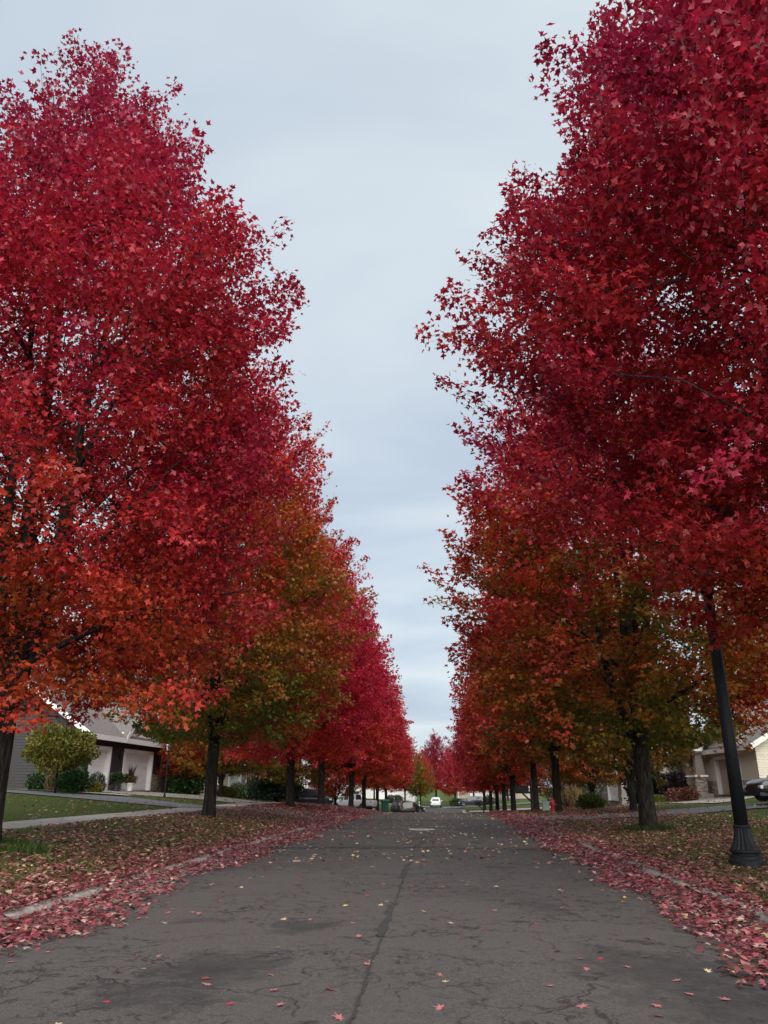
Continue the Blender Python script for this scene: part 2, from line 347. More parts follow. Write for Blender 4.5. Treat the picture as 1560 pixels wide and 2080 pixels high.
    spread = .27 * (1 - .6 * np.clip(wv, 0, 1)) * (.8 + .5 * g.uniform(0, 1, ntip))[k]
    o1 = g.normal(0, 1, n) * spread; o2 = g.normal(0, 1, n) * spread * .55
    P = T[k] + D[k] * (Ls[k] * wv)[:, None] + Hh[k] * o1[:, None] + Vv[k] * o2[:, None]
    A = Hh[k] * np.sign(o1)[:, None] * .7 + D[k] * .55 + np.array([0, 0, -.45]) + g.normal(0, .45, (n, 3))
    N = Vv[k] * .75 + np.array([0, 0, .25]) + g.normal(0, .55, (n, 3))
    S = size * g.uniform(.6, 1.25, n)
    lump = .10 * np.sin(T[:, 0] * .9 + ph[3]) * np.sin(T[:, 1] * .8 + ph[4]) + .08 * np.sin(T[:, 2] * 1.1 + ph[5] + T[:, 0] * .5)
    rp = .02 + .68 * np.clip(s, 0, 1) ** .75 + .26 * q ** 2 + lump + g.normal(0, .07, ntip)
    ripe = rp[k] + .10 * np.clip(wv, 0, 1) + g.normal(0, .05, n)
    rn = np.clip(g.uniform(0, 1, n) * .7 + g.uniform(0, .3, ntip)[k], 0, 1)
    crown = leaf_mesh('crown', M['maple'], P, A, N, S, shape, {'ripe': np.clip(ripe, 0, 1.2), 'rnd': rn})
    return mb.mesh('trunk', M['bark'], True), crown

def shrub_mesh(seed, rx, ry, rz_, n, size, cols, shape=KITE, up=.3, shell=3.0, lumps=.18, flat=False):
    g = np.random.default_rng(seed); d = norm(g.normal(0, 1, (n, 3))); ph = g.uniform(0, 6.28, 4)
    lu = 1 + lumps * (np.sin(4 * d[:, 0] + ph[0]) * np.sin(4 * d[:, 1] + ph[1]) + .6 * np.sin(7 * d[:, 2] + ph[2] + 3 * d[:, 0]))
    rad = g.beta(shell, 1, n) * lu; P = d * rad[:, None] * np.array([rx, ry, rz_])
    if flat: P[:, 2] = np.abs(P[:, 2])
    A = d * .8 + np.array([0, 0, up]) + g.normal(0, .5, (n, 3)); N = d * .4 + np.array([0, 0, .5]) + g.normal(0, .5, (n, 3))
    cols = np.array(cols); c = cols[g.integers(0, len(cols), n)] * g.uniform(.7, 1.3, (n, 1))
    return P, A, N, size * g.uniform(.6, 1.3, n), c, shape
# ================================================================ ground, road, kerbs, walks
def sheet(name, us, vs, zf, mat, parent=None, kind='structure'):
    us = np.asarray(us, float); vs = np.asarray(vs, float); U, V = np.meshgrid(us, vs, indexing='ij'); Z = zf(V, U)
    n, m = U.shape; me = bpy.data.meshes.new(name); co = np.stack([V, U, Z], -1).reshape(-1, 3)
    idx = np.arange(n * m).reshape(n, m); F = np.stack([idx[:-1, :-1], idx[:-1, 1:], idx[1:, 1:], idx[1:, :-1]], -1).reshape(-1, 4)
    me.from_pydata(co.tolist(), [], F.tolist()); me.materials.append(mat); me.polygons.foreach_set('use_smooth', [True] * len(me.polygons)); me.update()
    o = bpy.data.objects.new(name, me); C.link(o)
    if parent is not None: o.parent = parent
    if kind: o['kind'] = kind
    return o
VL, VR = -4.9, 3.6
us_all = np.concatenate([np.arange(-40, 40, 2.0), np.arange(40, 130, 2.0), np.arange(130, 300, 15), [400, 700, 1200, 2500]])
vs_all = sorted(set(LV[1:-1] + [-2500, -800, -200, 200, 800, 2500, -100, 100, -40, -32, -22, -17, -13, -6.5, 9, 13.5, 22, 32, 40]))
def ground_z(V, U):
    z = gz(V, U); n = .05 * np.sin(V * .9 + 1.3 * np.sin(U * .31)) * np.sin(U * .43 + 1)
    return z + np.where((V < -5.3) | (V > 4.0), n * np.clip(np.minimum(abs(V + 5), abs(V - 3.7)) / 6, 0, 1) * .6, 0)
sheet('ground', us_all, vs_all, ground_z, M['lawn'])
def road_z(V, U): return longz(U) + .05 * (1 - ((V + .65) / 4.25) ** 2) + .012 * np.sin(U * .8 + V) * np.sin(V * 1.3)
road = sheet('road', np.arange(-40, 146, 1.0), np.linspace(VL, VR, 18), road_z, M['asphalt'])
def RZ(v, u): return float(road_z(np.array(v), np.array(u)))
# tar seams and cracks: ragged ribbons on the road
def ribbon(name, pts, wid, seed, dz=.007, step=.12):
    g = random.Random(seed); pts = [Vector((p[0], p[1])) for p in pts]; P = []
    for i in range(len(pts) - 1):
        n = max(1, int((pts[i + 1] - pts[i]).length / step))
        P += [pts[i].lerp(pts[i + 1], k / n) for k in range(n)]
    P.append(pts[-1]); v = []; f = []; wob = 0
    for i, p in enumerate(P):
        d = (P[min(i + 1, len(P) - 1)] - P[max(i - 1, 0)]).normalized(); nn = Vector((-d.y, d.x)); wob = wob * .55 + g.gauss(0, min(wid * .25, .008))
        for sgn in (-1, 1):
            q = p + nn * (wob + sgn * wid * .5 * max(.1, g.gauss(.9, .6))); v.append((q.x, q.y, RZ(q.x, q.y) + dz))
    for i in range(len(P) - 1): f.append((2 * i, 2 * i + 1, 2 * i + 3, 2 * i + 2))
    m = MB(); m.add(v, f); return m.build(name, M['tar'], road)
ribbon('centre_seam', [(-.63, 3), (-.62, 6), (-.64, 9), (-.65, 12), (-.66, 15), (-.66, 18), (-.68, 21.2)], .02, 1, step=.05)
ribbon('seam_patch', [(-.66, 8.9), (-.66, 10.2), (-.66, 11.4)], .07, 21, step=.06)
ribbon('seam_patch', [(-.68, 14.2), (-.68, 16.5), (-.70, 18.8)], .08, 22, step=.07)
ribbon('cross_crack', [(-4.6, 21.4), (-3.4, 21.2), (-2.2, 21.4), (-.9, 21.15)], .55, 2, step=.08)
ribbon('cross_crack', [(-.9, 21.15), (.6, 21.25), (2.0, 21.0), (3.3, 21.1)], .2, 3, step=.08)
ribbon('crack', [(-.45, 28.3), (-.38, 26.6), (-.62, 25.1), (-.9, 24.3)], .16, 4)
ribbon('crack', [(-.7, 24.9), (-.3, 24.1), (-.1, 24.6)], .09, 5)
ribbon('crack', [(-1.0, 23.7), (-.45, 23.3), (-.2, 23.6)], .22, 6)
ribbon('crack', [(-.45, 23.4), (-.6, 22.3), (-.7, 21.3)], .08, 7)
ribbon('crack', [(.9, 25.8), (1.0, 24.5), (1.2, 23.6)], .06, 8)
ribbon('crack', [(.85, 23.4), (1.05, 22.9)], .13, 9)
ribbon('cross_crack', [(-4.7, 31.0), (-1.6, 30.4)], .3, 10)
ribbon('cross_crack', [(.2, 30.4), (2.0, 30.8)], .25, 11)
ribbon('cross_crack', [(-4.7, 38.3), (-1, 38.0), (3.4, 38.4)], .5, 12)
# kerbs in cast sections, dropped at the driveways
AP_L = [(33.5, 38.6), (45, 52), (80, 85), (93, 99)]; AP_R = [(35.5, 41), (68, 73), (120, 126)]
def kerb(name, v0, sgn, aprons):
    root = bpy.data.objects.new(name, None); C.link(root); root['kind'] = 'structure'
    u = -9.0; g = random.Random(3)
    while u < 135:
        u2 = u + 3.0; low = any(a_ - .5 < (u + u2) / 2 < b_ + .5 for a_, b_ in aprons)
        h = .035 if low else .135; m = MB(); poly = [(-.42, .012), (-.42, -.2), (.17, -.2), (.17, h), (.03, h), (-.02, h - .02 if h > .05 else .03), (-.05, .03)]
        poly = [(-.42, -.2), (.17, -.2), (.17, h), (.035, h), (.0, h * .85), (-.035, .022), (-.42, .006)]
        def fn(p, t): return (v0 + sgn * p[0], t, p[1] + float(longz(t)))
        if sgn < 0: poly = poly[::-1]
        m.prism(poly[::-1], fn, u + .008, u2 - .008)
        o = m.build('kerb_section', M['concrete'], root); u = u2
kerb('kerb_left', VL, -1, AP_L); kerb('kerb_right', VR, 1, AP_R)
# sidewalk: concrete slabs
sw = bpy.data.objects.new('sidewalk', None); C.link(sw); sw['kind'] = 'structure'
u = 2.0; g = random.Random(5)
while u < 120:
    u2 = u + 1.52; m = MB(); t = g.uniform(-.008, .008)
    if not any(a_ < u + .7 < b_ for a_, b_ in [(33.5, 38.6)]):
        q = [(-9.45, u + .012), (-9.45, u2 - .012), (-10.95, u2 - .012), (-10.95, u + .012)]
        top = [(x, y, G(x, y) + .03 + t * (1 if y > u + 1 else -1)) for x, y in q]; bot = [(x, y, z - .14) for x, y, z in top]
        m.add(top + bot, [(0, 1, 2, 3), (7, 6, 5, 4), (0, 4, 5, 1), (1, 5, 6, 2), (2, 6, 7, 3), (3, 7, 4, 0)])
        m.build('slab', M['concrete'], sw)
    u = u2
def drive(name, pts, mat, dz=.02, side=None):
    """pts: rows of (v, u_low, u_high) from the kerb inwards"""
    vs, lo, hi = zip(*pts); fine = []
    for i in range(len(vs) - 1): fine += list(np.linspace(vs[i], vs[i + 1], max(2, int(abs(vs[i + 1] - vs[i]) / .8)), endpoint=False))
    fine.append(vs[-1]); key = np.array(vs); s_ = 1 if vs[-1] > vs[0] else -1
    v = []; f = []; k = 8
    for x in fine:
        a_ = np.interp(x * s_, key * s_, lo); b_ = np.interp(x * s_, key * s_, hi)
        for j in range(k + 1):
            y = a_ + (b_ - a_) * j / k; d = abs(x - (VL if s_ < 0 else VR))
            z = float(ground_z(np.array(x), np.array(y))) + dz if d > .2 else RZ(x, y) + .04
            v.append((x, y, z))
    for i in range(len(fine) - 1):
        for j in range(k):
            q = (i * (k + 1) + j, i * (k + 1) + j + 1, (i + 1) * (k + 1) + j + 1, (i + 1) * (k + 1) + j); f.append(q if s_ < 0 else q[::-1])
    m = MB(); m.add(v, f); o = m.build(name, mat, None, True); o['kind'] = 'structure'; return o
drive('driveway', [(-4.9, 33.2, 38.8), (-6, 33.8, 38.4), (-11, 34, 38.2), (-20, 33.3, 37.2), (-45, 32, 36)], M['drive'], .035)
drive('driveway', [(-11.2, 44.5, 53), (-15, 42.6, 53.2), (-18.85, 42.4, 53.4)], M['concrete'], .03)
drive('driveway', [(-4.9, 45, 52), (-9.3, 45, 52.5)], M['drive'], .03)
drive('driveway', [(-4.9, 80, 85), (-18.8, 80, 85)], M['drive'], .03)
drive('driveway', [(-4.9, 93, 99), (-18.8, 93, 99)], M['drive'], .03)
drive('driveway', [(3.6, 35.2, 41.2), (5, 35.6, 40.8), (10, 36, 40.6), (16, 37, 42), (30, 38.5, 44)], M['drive'], .035)
drive('driveway', [(14.5, 45, 58), (18.85, 50, 58)], M['concrete'], .035)
drive('driveway', [(3.6, 120, 126), (20, 120, 126)], M['concrete'], .035)
drive('path', [(-15.5, 39.4, 40.6), (-32, 39.2, 41.3)], M['concrete_pale'], .05)
drive('path', [(9.0, 57.6, 58.7), (13, 58.3, 59.4), (18.5, 60.5, 62)], M['concrete_pale'], .04)
# the cross street at the end of the road
sheet('cross_road', np.arange(146, 154.1, 2), np.arange(-90, 91, 6), lambda V, U: longz(U) + .04 + 0 * V + np.interp(V, LV, LZ) * 1.0 + .06, M['drive'])
# manhole
mh = thing('manhole_cover', 'worn grey iron manhole cover set in the cracked asphalt', 'manhole', (-.7, 29.8, RZ(-.7, 29.8) + .002))
MB().lathe([(.46, -.03), (.46, .012), (.345, .014), (.345, .006)], 32).build('ring', M['concrete_pale'], mh, False)
MB().lathe([(.335, -.02), (.335, .016), (.30, .02)], 32).build('lid', M['iron'], mh)
# ================================================================ maples along the street
P1 = maple_meshes(11, H=18.0, RR=4.7, hb=2.35, hf=2.2, r0=.235, ntip=1150, per=180, shape=STAR3, size=.108, thin=(-1.465, .5, 8.5, .55), pf=(.60, .76, .90, 1, .75, .41, .18, .03))
P2 = maple_meshes(22, H=19.6, RR=5.85, hb=3.7, hf=2.7, r0=.31, ntip=1400, per=180, shape=STAR3, size=.112, pf=(.45, .68, .95, 1, .74, .39, .19, .04))
P3 = maple_meshes(33, H=18.2, RR=5.2, hb=2.75, hf=2.4, r0=.225, ntip=1100, per=100, shape=STAR3, size=.15)
P4 = maple_meshes(44, H=17.8, RR=4.8, hb=3.3, hf=2.8, r0=.235, ntip=760, per=64, shape=STAR3, size=.21, nlimb=22, tubes=5)
P5 = maple_meshes(55, H=17.6, RR=4.8, hb=3.2, hf=2.6, r0=.23, ntip=700, per=64, shape=STAR3, size=.21, nlimb=22, tubes=5, lean=.02)
P6 = maple_meshes(66, H=9.0, RR=4.0, hb=1.9, hf=1.3, r0=.17, ntip=420, per=50, shape=STAR6, size=.20, nlimb=14, tubes=5)
def maple(proto, v, u, label, shift, gain, val, rz, scale=1.0, group=None, name='maple_tree', cat='tree', sz=None):
    t = thing(name, label, cat, (v, u, G(v, u) - .03), rz, group); t.scale = (scale, scale, sz or scale)
    a_ = bpy.data.objects.new('trunk', proto[0]); b_ = bpy.data.objects.new('crown', proto[1])
    for o in (a_, b_): C.link(o); o.parent = t
    b_.color = (.5 + shift / 2, gain / 2, val / 2, 1); b_['kind'] = 'stuff'; return t
# shift moves the leaf ramp green(0)..crimson(1); gain spreads it; val brightens
maple(P1, -7.95, 14, 'maple with crimson top and orange-red lower boughs, in front of the grey clapboard wall', .31, .76, 1.0, .4)
maple(P3, -8.0, 28, 'maple turning olive green and rusty orange low down, beside the verge driveway', -.22, 1.08, 1.12, 2.0, .9, sz=.98)
maple(P3, -7.8, 42, 'bright magenta-red maple, second tree past the one turning olive on the sidewalk verge', .46, .52, 1.4, 4.2, .92)
maple(P4, -7.8, 53, 'magenta-red maple in front of the black parked car', .46, .50, 1.4, 1.0, .94)
maple(P2, 7.15, 11.6, 'tall dark crimson maple overhanging the black street lamp', .42, .62, .92, 4.3)
maple(P3, 6.6, 27, 'thick-trunked maple, red above and olive green below, between lamp and driveway', -.22, 1.32, 1.02, 5.3, 1.15, sz=1.03)
maple(P5, 6.7, 48, 'orange-red maple standing beside the red fire hydrant', .08, .72, 1.05, .7, 1.02)
maple(P4, 6.7, 59, 'dark red and olive maple behind the black mailbox', .04, .85, 1.0, 3.3, 1.0)
FL = 'red maple in the far run of verge trees beyond the white pickup'
for k, (u, sh, ga, va) in enumerate([(72, .36, .55, 1.3), (84, .30, .55, 1.3), (102, .28, .6, 1.2), (118, .36, .55, 1.2)]):
    maple((P5, P4)[k % 2], -7.9, u, FL, sh, ga, va, k * 1.7 + .5, .93 - .02 * k, 'far verge maples on the sidewalk side')
FR = 'dark red maple in the far run of verge trees beyond the mailbox'
for k, (u, sh, ga, va) in enumerate([(77, .25, .7, 1.0), (88, .34, .6, 1.0), (99, .36, .6, 1.05), (112, .4, .55, 1.05), (128, .4, .55, 1.05)]):
    maple((P4, P5)[k % 2], 6.7, u, FR, sh, ga, va, k * 2.1 + 1.1, 1 - .02 * k, 'far verge maples on the hydrant side')
# trees round the end of the street
for k, (v, u, pr, sh, ga, va, s_, lb) in enumerate([
    (-7.2, 165, P5, -.22, .75, .95, .75, 'olive green tree on the lawn at the end of the street'),
    (-4.2, 168, P4, -.15, .75, 1.0, .62, 'olive and orange tree next to the olive tree at the street end'),
    (2.9, 170, P5, .35, .5, 1.05, .7, 'bright red tree on the street-end lawn by the white car'),
    (-1.2, 205, P4, .45, .55, .9, .95, 'tall crimson tree rising behind the street-end lawn'),
    (7.0, 176, P4, .15, .7, .9, .8, 'orange-red tree behind the dark car at the street end'),
    (-14, 172, P4, .1, .7, .95, .8, 'orange tree on the street-end lawn past the olive tree'),
    (15, 186, P5, .2, .7, .9, .9, 'red tree far back on the street-end lawn')]):
    maple(pr, v, u, lb, sh, ga, va, k * 1.3, s_)
# yard trees
maple(P6, 9.6, 42, 'dark multi-stemmed yard tree with thin orange crown on the green lawn', -.02, .55, .8, 1.0, .95, sz=1.15, name='yard_tree')
maple(P4, 17.5, 33, 'yellow-green yard tree beside the dark parked car', -.26, .55, 1.0, 2.0, .72, name='yard_tree')
maple(P6, 12.0, 66, 'orange yard tree in front of the taupe house', .08, .5, 1.0, 3.0, 1.0, name='yard_tree')
maple(P6, 13.0, 92, 'orange ornamental tree near the slate roofed house', .10, .4, 1.1, .3, .9, name='yard_tree')
maple(P6, -14.6, 53.5, 'orange ornamental tree with forked trunk near the tan house', -.02, .5, 1.05, .5, .85, name='yard_tree')
maple(P6, -17.0, 54.5, 'small rust-red weeping tree beyond the grey house garage', .22, .45, 1.1, 2.5, .62, name='yard_tree')
maple(P6, -13.0, 72, 'brownish orange yard tree behind the black car', .0, .45, .7, 1.7, .95, name='yard_tree')
maple(P6, -11.6, 90, 'small red yard tree in front of the white pickup', .30, .45, .95, 4.0, .75, name='yard_tree')
maple(P5, -24, 70, 'big rusty orange tree between the tan and white houses', -.02, .6, .75, 1.2, .8, name='yard_tree')
maple(P4, -33, 60, 'tall olive tree behind the grey house', -.25, .7, .8, 2.2, .95, name='yard_tree')
maple(P5, -26, 108, 'tall red tree behind the pale house', .1, .7, .85, 3.2, .9, name='yard_tree')
maple(P4, 30, 76, 'tall olive tree behind the cream porch house', -.22, .7, .75, .9, .95, name='yard_tree')
maple(P5, 27, 116, 'tall orange tree behind the slate roofed house', .0, .7, .75, 5.9, .9, name='yard_tree')
maple(P5, 24, 144, 'far orange yard tree past the slate roofed house', .05, .6, .8, 4.9, .8, name='yard_tree')
# ================================================================ houses (local X along the facade, Y back, Z up)
def lap(mb, x0, x1, z0, z1, y=0.0, pitch=.15, xf=None, top=None, out=.03):
    """lapped boards on the plane Y=y facing -Y; top(x-range) clips a gable via width function xf(z)->(xa,xb)"""
    z = z0
    while z < z1 - .01:
        zt = min(z + pitch, z1); a_, b_ = (x0, x1) if xf is None else xf(z); c_, d_ = (x0, x1) if xf is None else xf(zt)
        if b_ - a_ > .05: mb.add([(a_, y - out, z), (b_, y - out, z), (d_, y - .004, zt), (c_, y - .004, zt), (a_, y, z), (b_, y, z)], [(0, 1, 2, 3), (4, 5, 1, 0)])
        z = zt
    return mb
def side(mb):   # turn a mesh made facing -Y into one facing -X (x -> y)
    mb.v = [(y, x, z) for x, y, z in mb.v]; mb.f = [f[::-1] for f in mb.f]; return mb
def stones(mb, x0, x1, z0, z1, y, seed, hs=(.07, .16), ws=(.18, .5)):
    g = random.Random(seed); z = z0
    while z < z1 - .03:
        h = min(g.uniform(*hs), z1 - z); x = x0
        while x < x1 - .02:
            wd = min(g.uniform(*ws), x1 - x); mb.box(x + .006, x + wd - .006, y - g.uniform(.03, .085), y, z + .006, z + h - .006); x += wd
        z += h
    return mb
def garage_door(root, x0, x1, h, y, mat, trim, secs=4, tw=.22, jamb=.22):
    d = MB().box(x0, x1, y + .05, y + .09, 0, h).build('garage_door', mat, root)
    for k in range(secs):
        za, zb = h * k / secs + .012, h * (k + 1) / secs - .012; m = MB()
        m.box(x0 + .02, x1 - .02, y, y + .048, za, zb); n = max(2, int((x1 - x0) / .62))
        for i in range(n):
            a_ = x0 + .1 + (x1 - x0 - .2) * i / n; b_ = x0 + .1 + (x1 - x0 - .2) * (i + 1) / n
            m.box(a_ + .05, b_ - .05, y - .012, y - .001, za + .09, zb - .09)
        m.build('panel', mat, d)
    MB().lathe([(.05, 0), (.05, .05)], 10, M=Matrix.Rotation(R(90), 4, 'X'), c=((x0 + x1) / 2, y - .01, h * .37)).build('handle', M['trim_black'], d)
    f = MB(); f.box(x0 - tw, x0 - .002, y - jamb - .06, y + .1, 0, h + tw); f.box(x1 + .002, x1 + tw, y - jamb - .06, y + .1, 0, h + tw); f.box(x0 - .001, x1 + .001, y - jamb - .06, y + .1, h + .003, h + tw)
    f.build('frame', trim, d); return d
def window(root, x0, x1, z0, z1, y, trim, bars=(1, 1)):
    wd = MB(); t = .09
    for bx in ((x0 - t, x0, z0 - t, z1 + t), (x1, x1 + t, z0 - t, z1 + t), (x0 + .001, x1 - .001, z1, z1 + t), (x0 + .001, x1 - .001, z0 - t, z0)): wd.box(bx[0], bx[1], y - .07, y + .02, bx[2], bx[3])
    o = wd.build('window', trim, root); MB().box(x0, x1, y - .02, y + .01, z0, z1).build('pane', M['glass'], o)
    m = MB()
    for i in range(1, bars[0] + 1): q = x0 + (x1 - x0) * i / (bars[0] + 1); m.box(q - .018, q + .018, y - .05, y - .021, z0, z1)
    for i in range(1, bars[1] + 1): q = z0 + (z1 - z0) * i / (bars[1] + 1); m.box(x0, x1, y - .045, y - .022, q - .018, q + .018)
    m.build('muntin', trim, o); return o
def roof_slab(mb, x0, x1, ye, zr, yr, ze, th=.16):   # slope from eave line (y=ye,z=ze) to ridge (y=yr,z=zr)
    s = 1 if yr > ye else -1; v = [(x0, ye, ze), (x1, ye, ze), (x1, yr, zr), (x0, yr, zr)]; v += [(a_, b_, c_ + th) for a_, b_, c_ in v]
    f = [(0, 3, 2, 1), (4, 5, 6, 7), (0, 1, 5, 4), (1, 2, 6, 5), (2, 3, 7, 6), (3, 0, 4, 7)]
    mb.add(v, f if s > 0 else [q[::-1] for q in f]); return mb
def house(label, loc, rz, W, D, eave, pitch, walls, roofm, trim, openings=(), windows=(), gables=(), stone=1.0, shake=None, near=True, doormat=None, secs=4, name='house', siding_pitch=.15):
    root = thing(name, label, 'house', loc, rz); yr = D / 2; zr = eave + pitch * yr; ov = .45
    # wall core: pentagon prism set back behind the cladding
    MB().prism([(.3, -1.0), (D, -1.0), (D, eave), (yr, zr), (.3, eave + pitch * .3)], lambda p, t: (t, p[0], p[1]), .03, W).build('wall_core', walls, root)
    segs = []; x = 0.0
    for (a_, b_, h) in sorted(openings): segs.append((x, a_ - .2)); x = b_ + .2
    segs.append((x, W)); m = MB(); st = MB(); bk = MB()
    for k, (a_, b_) in enumerate(segs):
        if b_ - a_ < .05: continue
        bk.box(a_ + .001, b_ - .001, .001, .32, -.5, eave - .001)
        lap(m, a_, b_, stone, eave, 0, siding_pitch)
        if stone > .05:
            st = MB(); stones(st, a_ - .04, b_ + .04, -.4, stone, 0, 7 + k); st.build('stone_veneer', M['stone'], root)['kind'] = 'stuff'
    for (a_, b_, h) in openings:
        lap(m, a_ - .2, b_ + .2, h + .22, eave, 0, siding_pitch); bk.box(a_ - .2, b_ + .2, .001, .32, h + .22, eave - .001)
    bk.build('wall', walls, root); m.build('siding', walls, root)
    # gable end facing local -X (and far one as plain core)
    e = MB(); lap(e, .0, D, -.2, eave, 0, siding_pitch)
    lap(e, 0, D, eave, zr - .05, 0, siding_pitch, xf=lambda z: ((z - eave) / pitch, D - (z - eave) / pitch)); side(e); e.v = [(x_ , y, z) for x_, y, z in e.v]; e.build('side_siding', walls, root)
    e = MB(); lap(e, .0, D, -.2, eave, 0, siding_pitch); lap(e, 0, D, eave, zr - .05, 0, siding_pitch, xf=lambda z: ((z - eave) / pitch, D - (z - eave) / pitch))
    e.v = [(W + .002 - y, x_, z) for x_, y, z in e.v]; e.build('side_siding', walls, root)
    rf = MB(); roof_slab(rf, -ov, W + ov, -ov, zr, yr, eave - ov * pitch); roof_slab(rf, -ov, W + ov, D + ov, zr, yr, eave - ov * pitch); ro = rf.build('roof', roofm, root)
    tr = MB()
    for xx in (-ov - .03, W + ov):       # rake boards
        for (ya, yb) in ((-ov, yr), (D + ov, yr)):
            za, zb = eave - ov * pitch, zr; v = [(xx, ya, za - .16), (xx, yb, zb - .16), (xx, yb, zb + .18), (xx, ya, za + .18)]; v += [(xx + .03, p[1], p[2]) for p in v]
            f = [(0, 1, 2, 3), (7, 6, 5, 4), (0, 4, 5, 1), (1, 5, 6, 2), (2, 6, 7, 3), (3, 7, 4, 0)]; tr.add(v, f if ya > yb else [q[::-1] for q in f])
    tr.box(-ov, W + ov, -ov - .03, -ov, eave - ov * pitch - .12, eave - ov * pitch + .16); tr.build('trim', trim, root)
    cb = MB(); cb.box(-.06, .09, -.05, .07, stone if stone > .05 else -.2, eave); cb.build('corner_board', walls if shake else trim, root)
    for (a_, b_, apex, z0) in gables:    # cross gables over the facade
        c_ = (a_ + b_) / 2; hw = (b_ - a_) / 2; pz = (apex - z0) / hw; gm = MB(); gy = -.06
        gm.add([(a_, gy, z0), (b_, gy, z0), (c_, gy, apex), (a_, 6, z0), (b_, 6, z0), (c_, 6, apex)], [(0, 1, 2), (0, 2, 5, 3), (1, 4, 5, 2), (0, 3, 4, 1)]); gm.build('gable_core', shake or walls, root)
        lm = MB(); lap(lm, a_, b_, z0 + .16, apex - .1, gy - .004, siding_pitch if not shake else .2, xf=lambda z: (a_ + (z - z0) / pz, b_ - (z - z0) / pz)); lm.build('gable_siding', shake or walls, root)
        tb = MB().box(a_ - .1, b_ + .1, gy - .09, gy + .02, z0 - .12, z0 + .16); tb.build('band', trim, root)
        gr = MB(); yb = (apex - eave) / pitch + .6
        for s_ in (-1, 1):
            xe = c_ + s_ * (hw + .4); ze = z0 - .4 * pz; v = [(xe, gy - .45, ze), (c_, gy - .45, apex), (c_, yb, apex), (xe, yb, ze)]; v += [(p[0], p[1], p[2] + .16) for p in v]
            f = [(0, 3, 2, 1), (4, 5, 6, 7), (0, 1, 5, 4), (1, 2, 6, 5), (2, 3, 7, 6), (3, 0, 4, 7)]; gr.add(v, f if s_ < 0 else [q[::-1] for q in f])
        go = gr.build('gable_roof', roofm, root); rk = MB()
        for s_ in (-1, 1):
            xe = c_ + s_ * (hw + .4); ze = z0 - .4 * pz; v = [(xe, gy - .47, ze - .14), (c_, gy - .47, apex - .14), (c_, gy - .47, apex + .19), (xe, gy - .47, ze + .19)]; v += [(p[0], gy - .452, p[2]) for p in v]
            f = [(0, 1, 2, 3), (7, 6, 5, 4), (0, 4, 5, 1), (1, 5, 6, 2), (2, 6, 7, 3), (3, 7, 4, 0)]; rk.add(v, f if s_ < 0 else [q[::-1] for q in f])
        rk.build('rake_board', trim, root)
    for (a_, b_, h) in openings: garage_door(root, a_, b_, h, .2, doormat or M['white'], trim, secs, .2, .2)
    for (a_, b_, c_, d_, y) in windows: window(root, a_, b_, c_, d_, y, trim)
    return root
# grey clapboard house
hl = house('dark grey clapboard house with two white garage doors and stone piers', (-19, 42, 1.27), R(90), 17, 14, 3.1, .69, M['siding_grey'], M['roof'], M['white'],
    openings=[(.75, 3.2, 2.2), (5.5, 10.1, 2.2)], windows=[(7.55, 8.05, 3.75, 4.75, -.1), (12, 13.6, 1.3, 2.6, -.02)], gables=[(4.7, 11.1, 5.6, 3.15)], stone=1.0, shake=M['shake'], secs=5)
for x in (4.6, 11.0):
    l_ = MB(); l_.lathe([(.03, 0), (.09, .03), (.10, .28), (.05, .34), (.02, .42)], 8, (x, -.16, 1.75)); l_.box(x - .03, x + .03, -.1, 0, 1.9, 1.98); l_.build('wall_lantern', M['black'], hl)
# tan house with one white door
house('tan sided house with a single white garage door', (-19, 65.5, .75), R(90), 17, 13, 3.0, .6, M['siding_tan'], M['roof'], M['white'], openings=[(6.6, 10.8, 2.2)], windows=[(2, 3.6, 1.0, 2.4, -.02), (13, 14.6, 1.0, 2.4, -.02)], gables=[(5.6, 11.8, 5.0, 3.02)], stone=.8)
house('pale cream house behind the white pickup', (-20, 89, .05), R(90), 18, 13, 3.0, .6, M['siding_cream'], M['roof'], M['white'], openings=[(4, 9, 2.2)], windows=[(12, 13.6, 1.0, 2.4, -.02)], gables=[(3, 10, 5.2, 3.02)], stone=.6)
house('white house past the cream one, far down the street', (-19, 116, -.8), R(90), 18, 13, 3.2, .6, M['siding_white'], M['roof'], M['white'], openings=[(9, 14, 2.2)], windows=[(2, 3.6, 1.0, 2.4, -.02), (5.4, 7, 1.0, 2.4, -.02)], gables=[(8, 15, 5.4, 3.22)], stone=0)
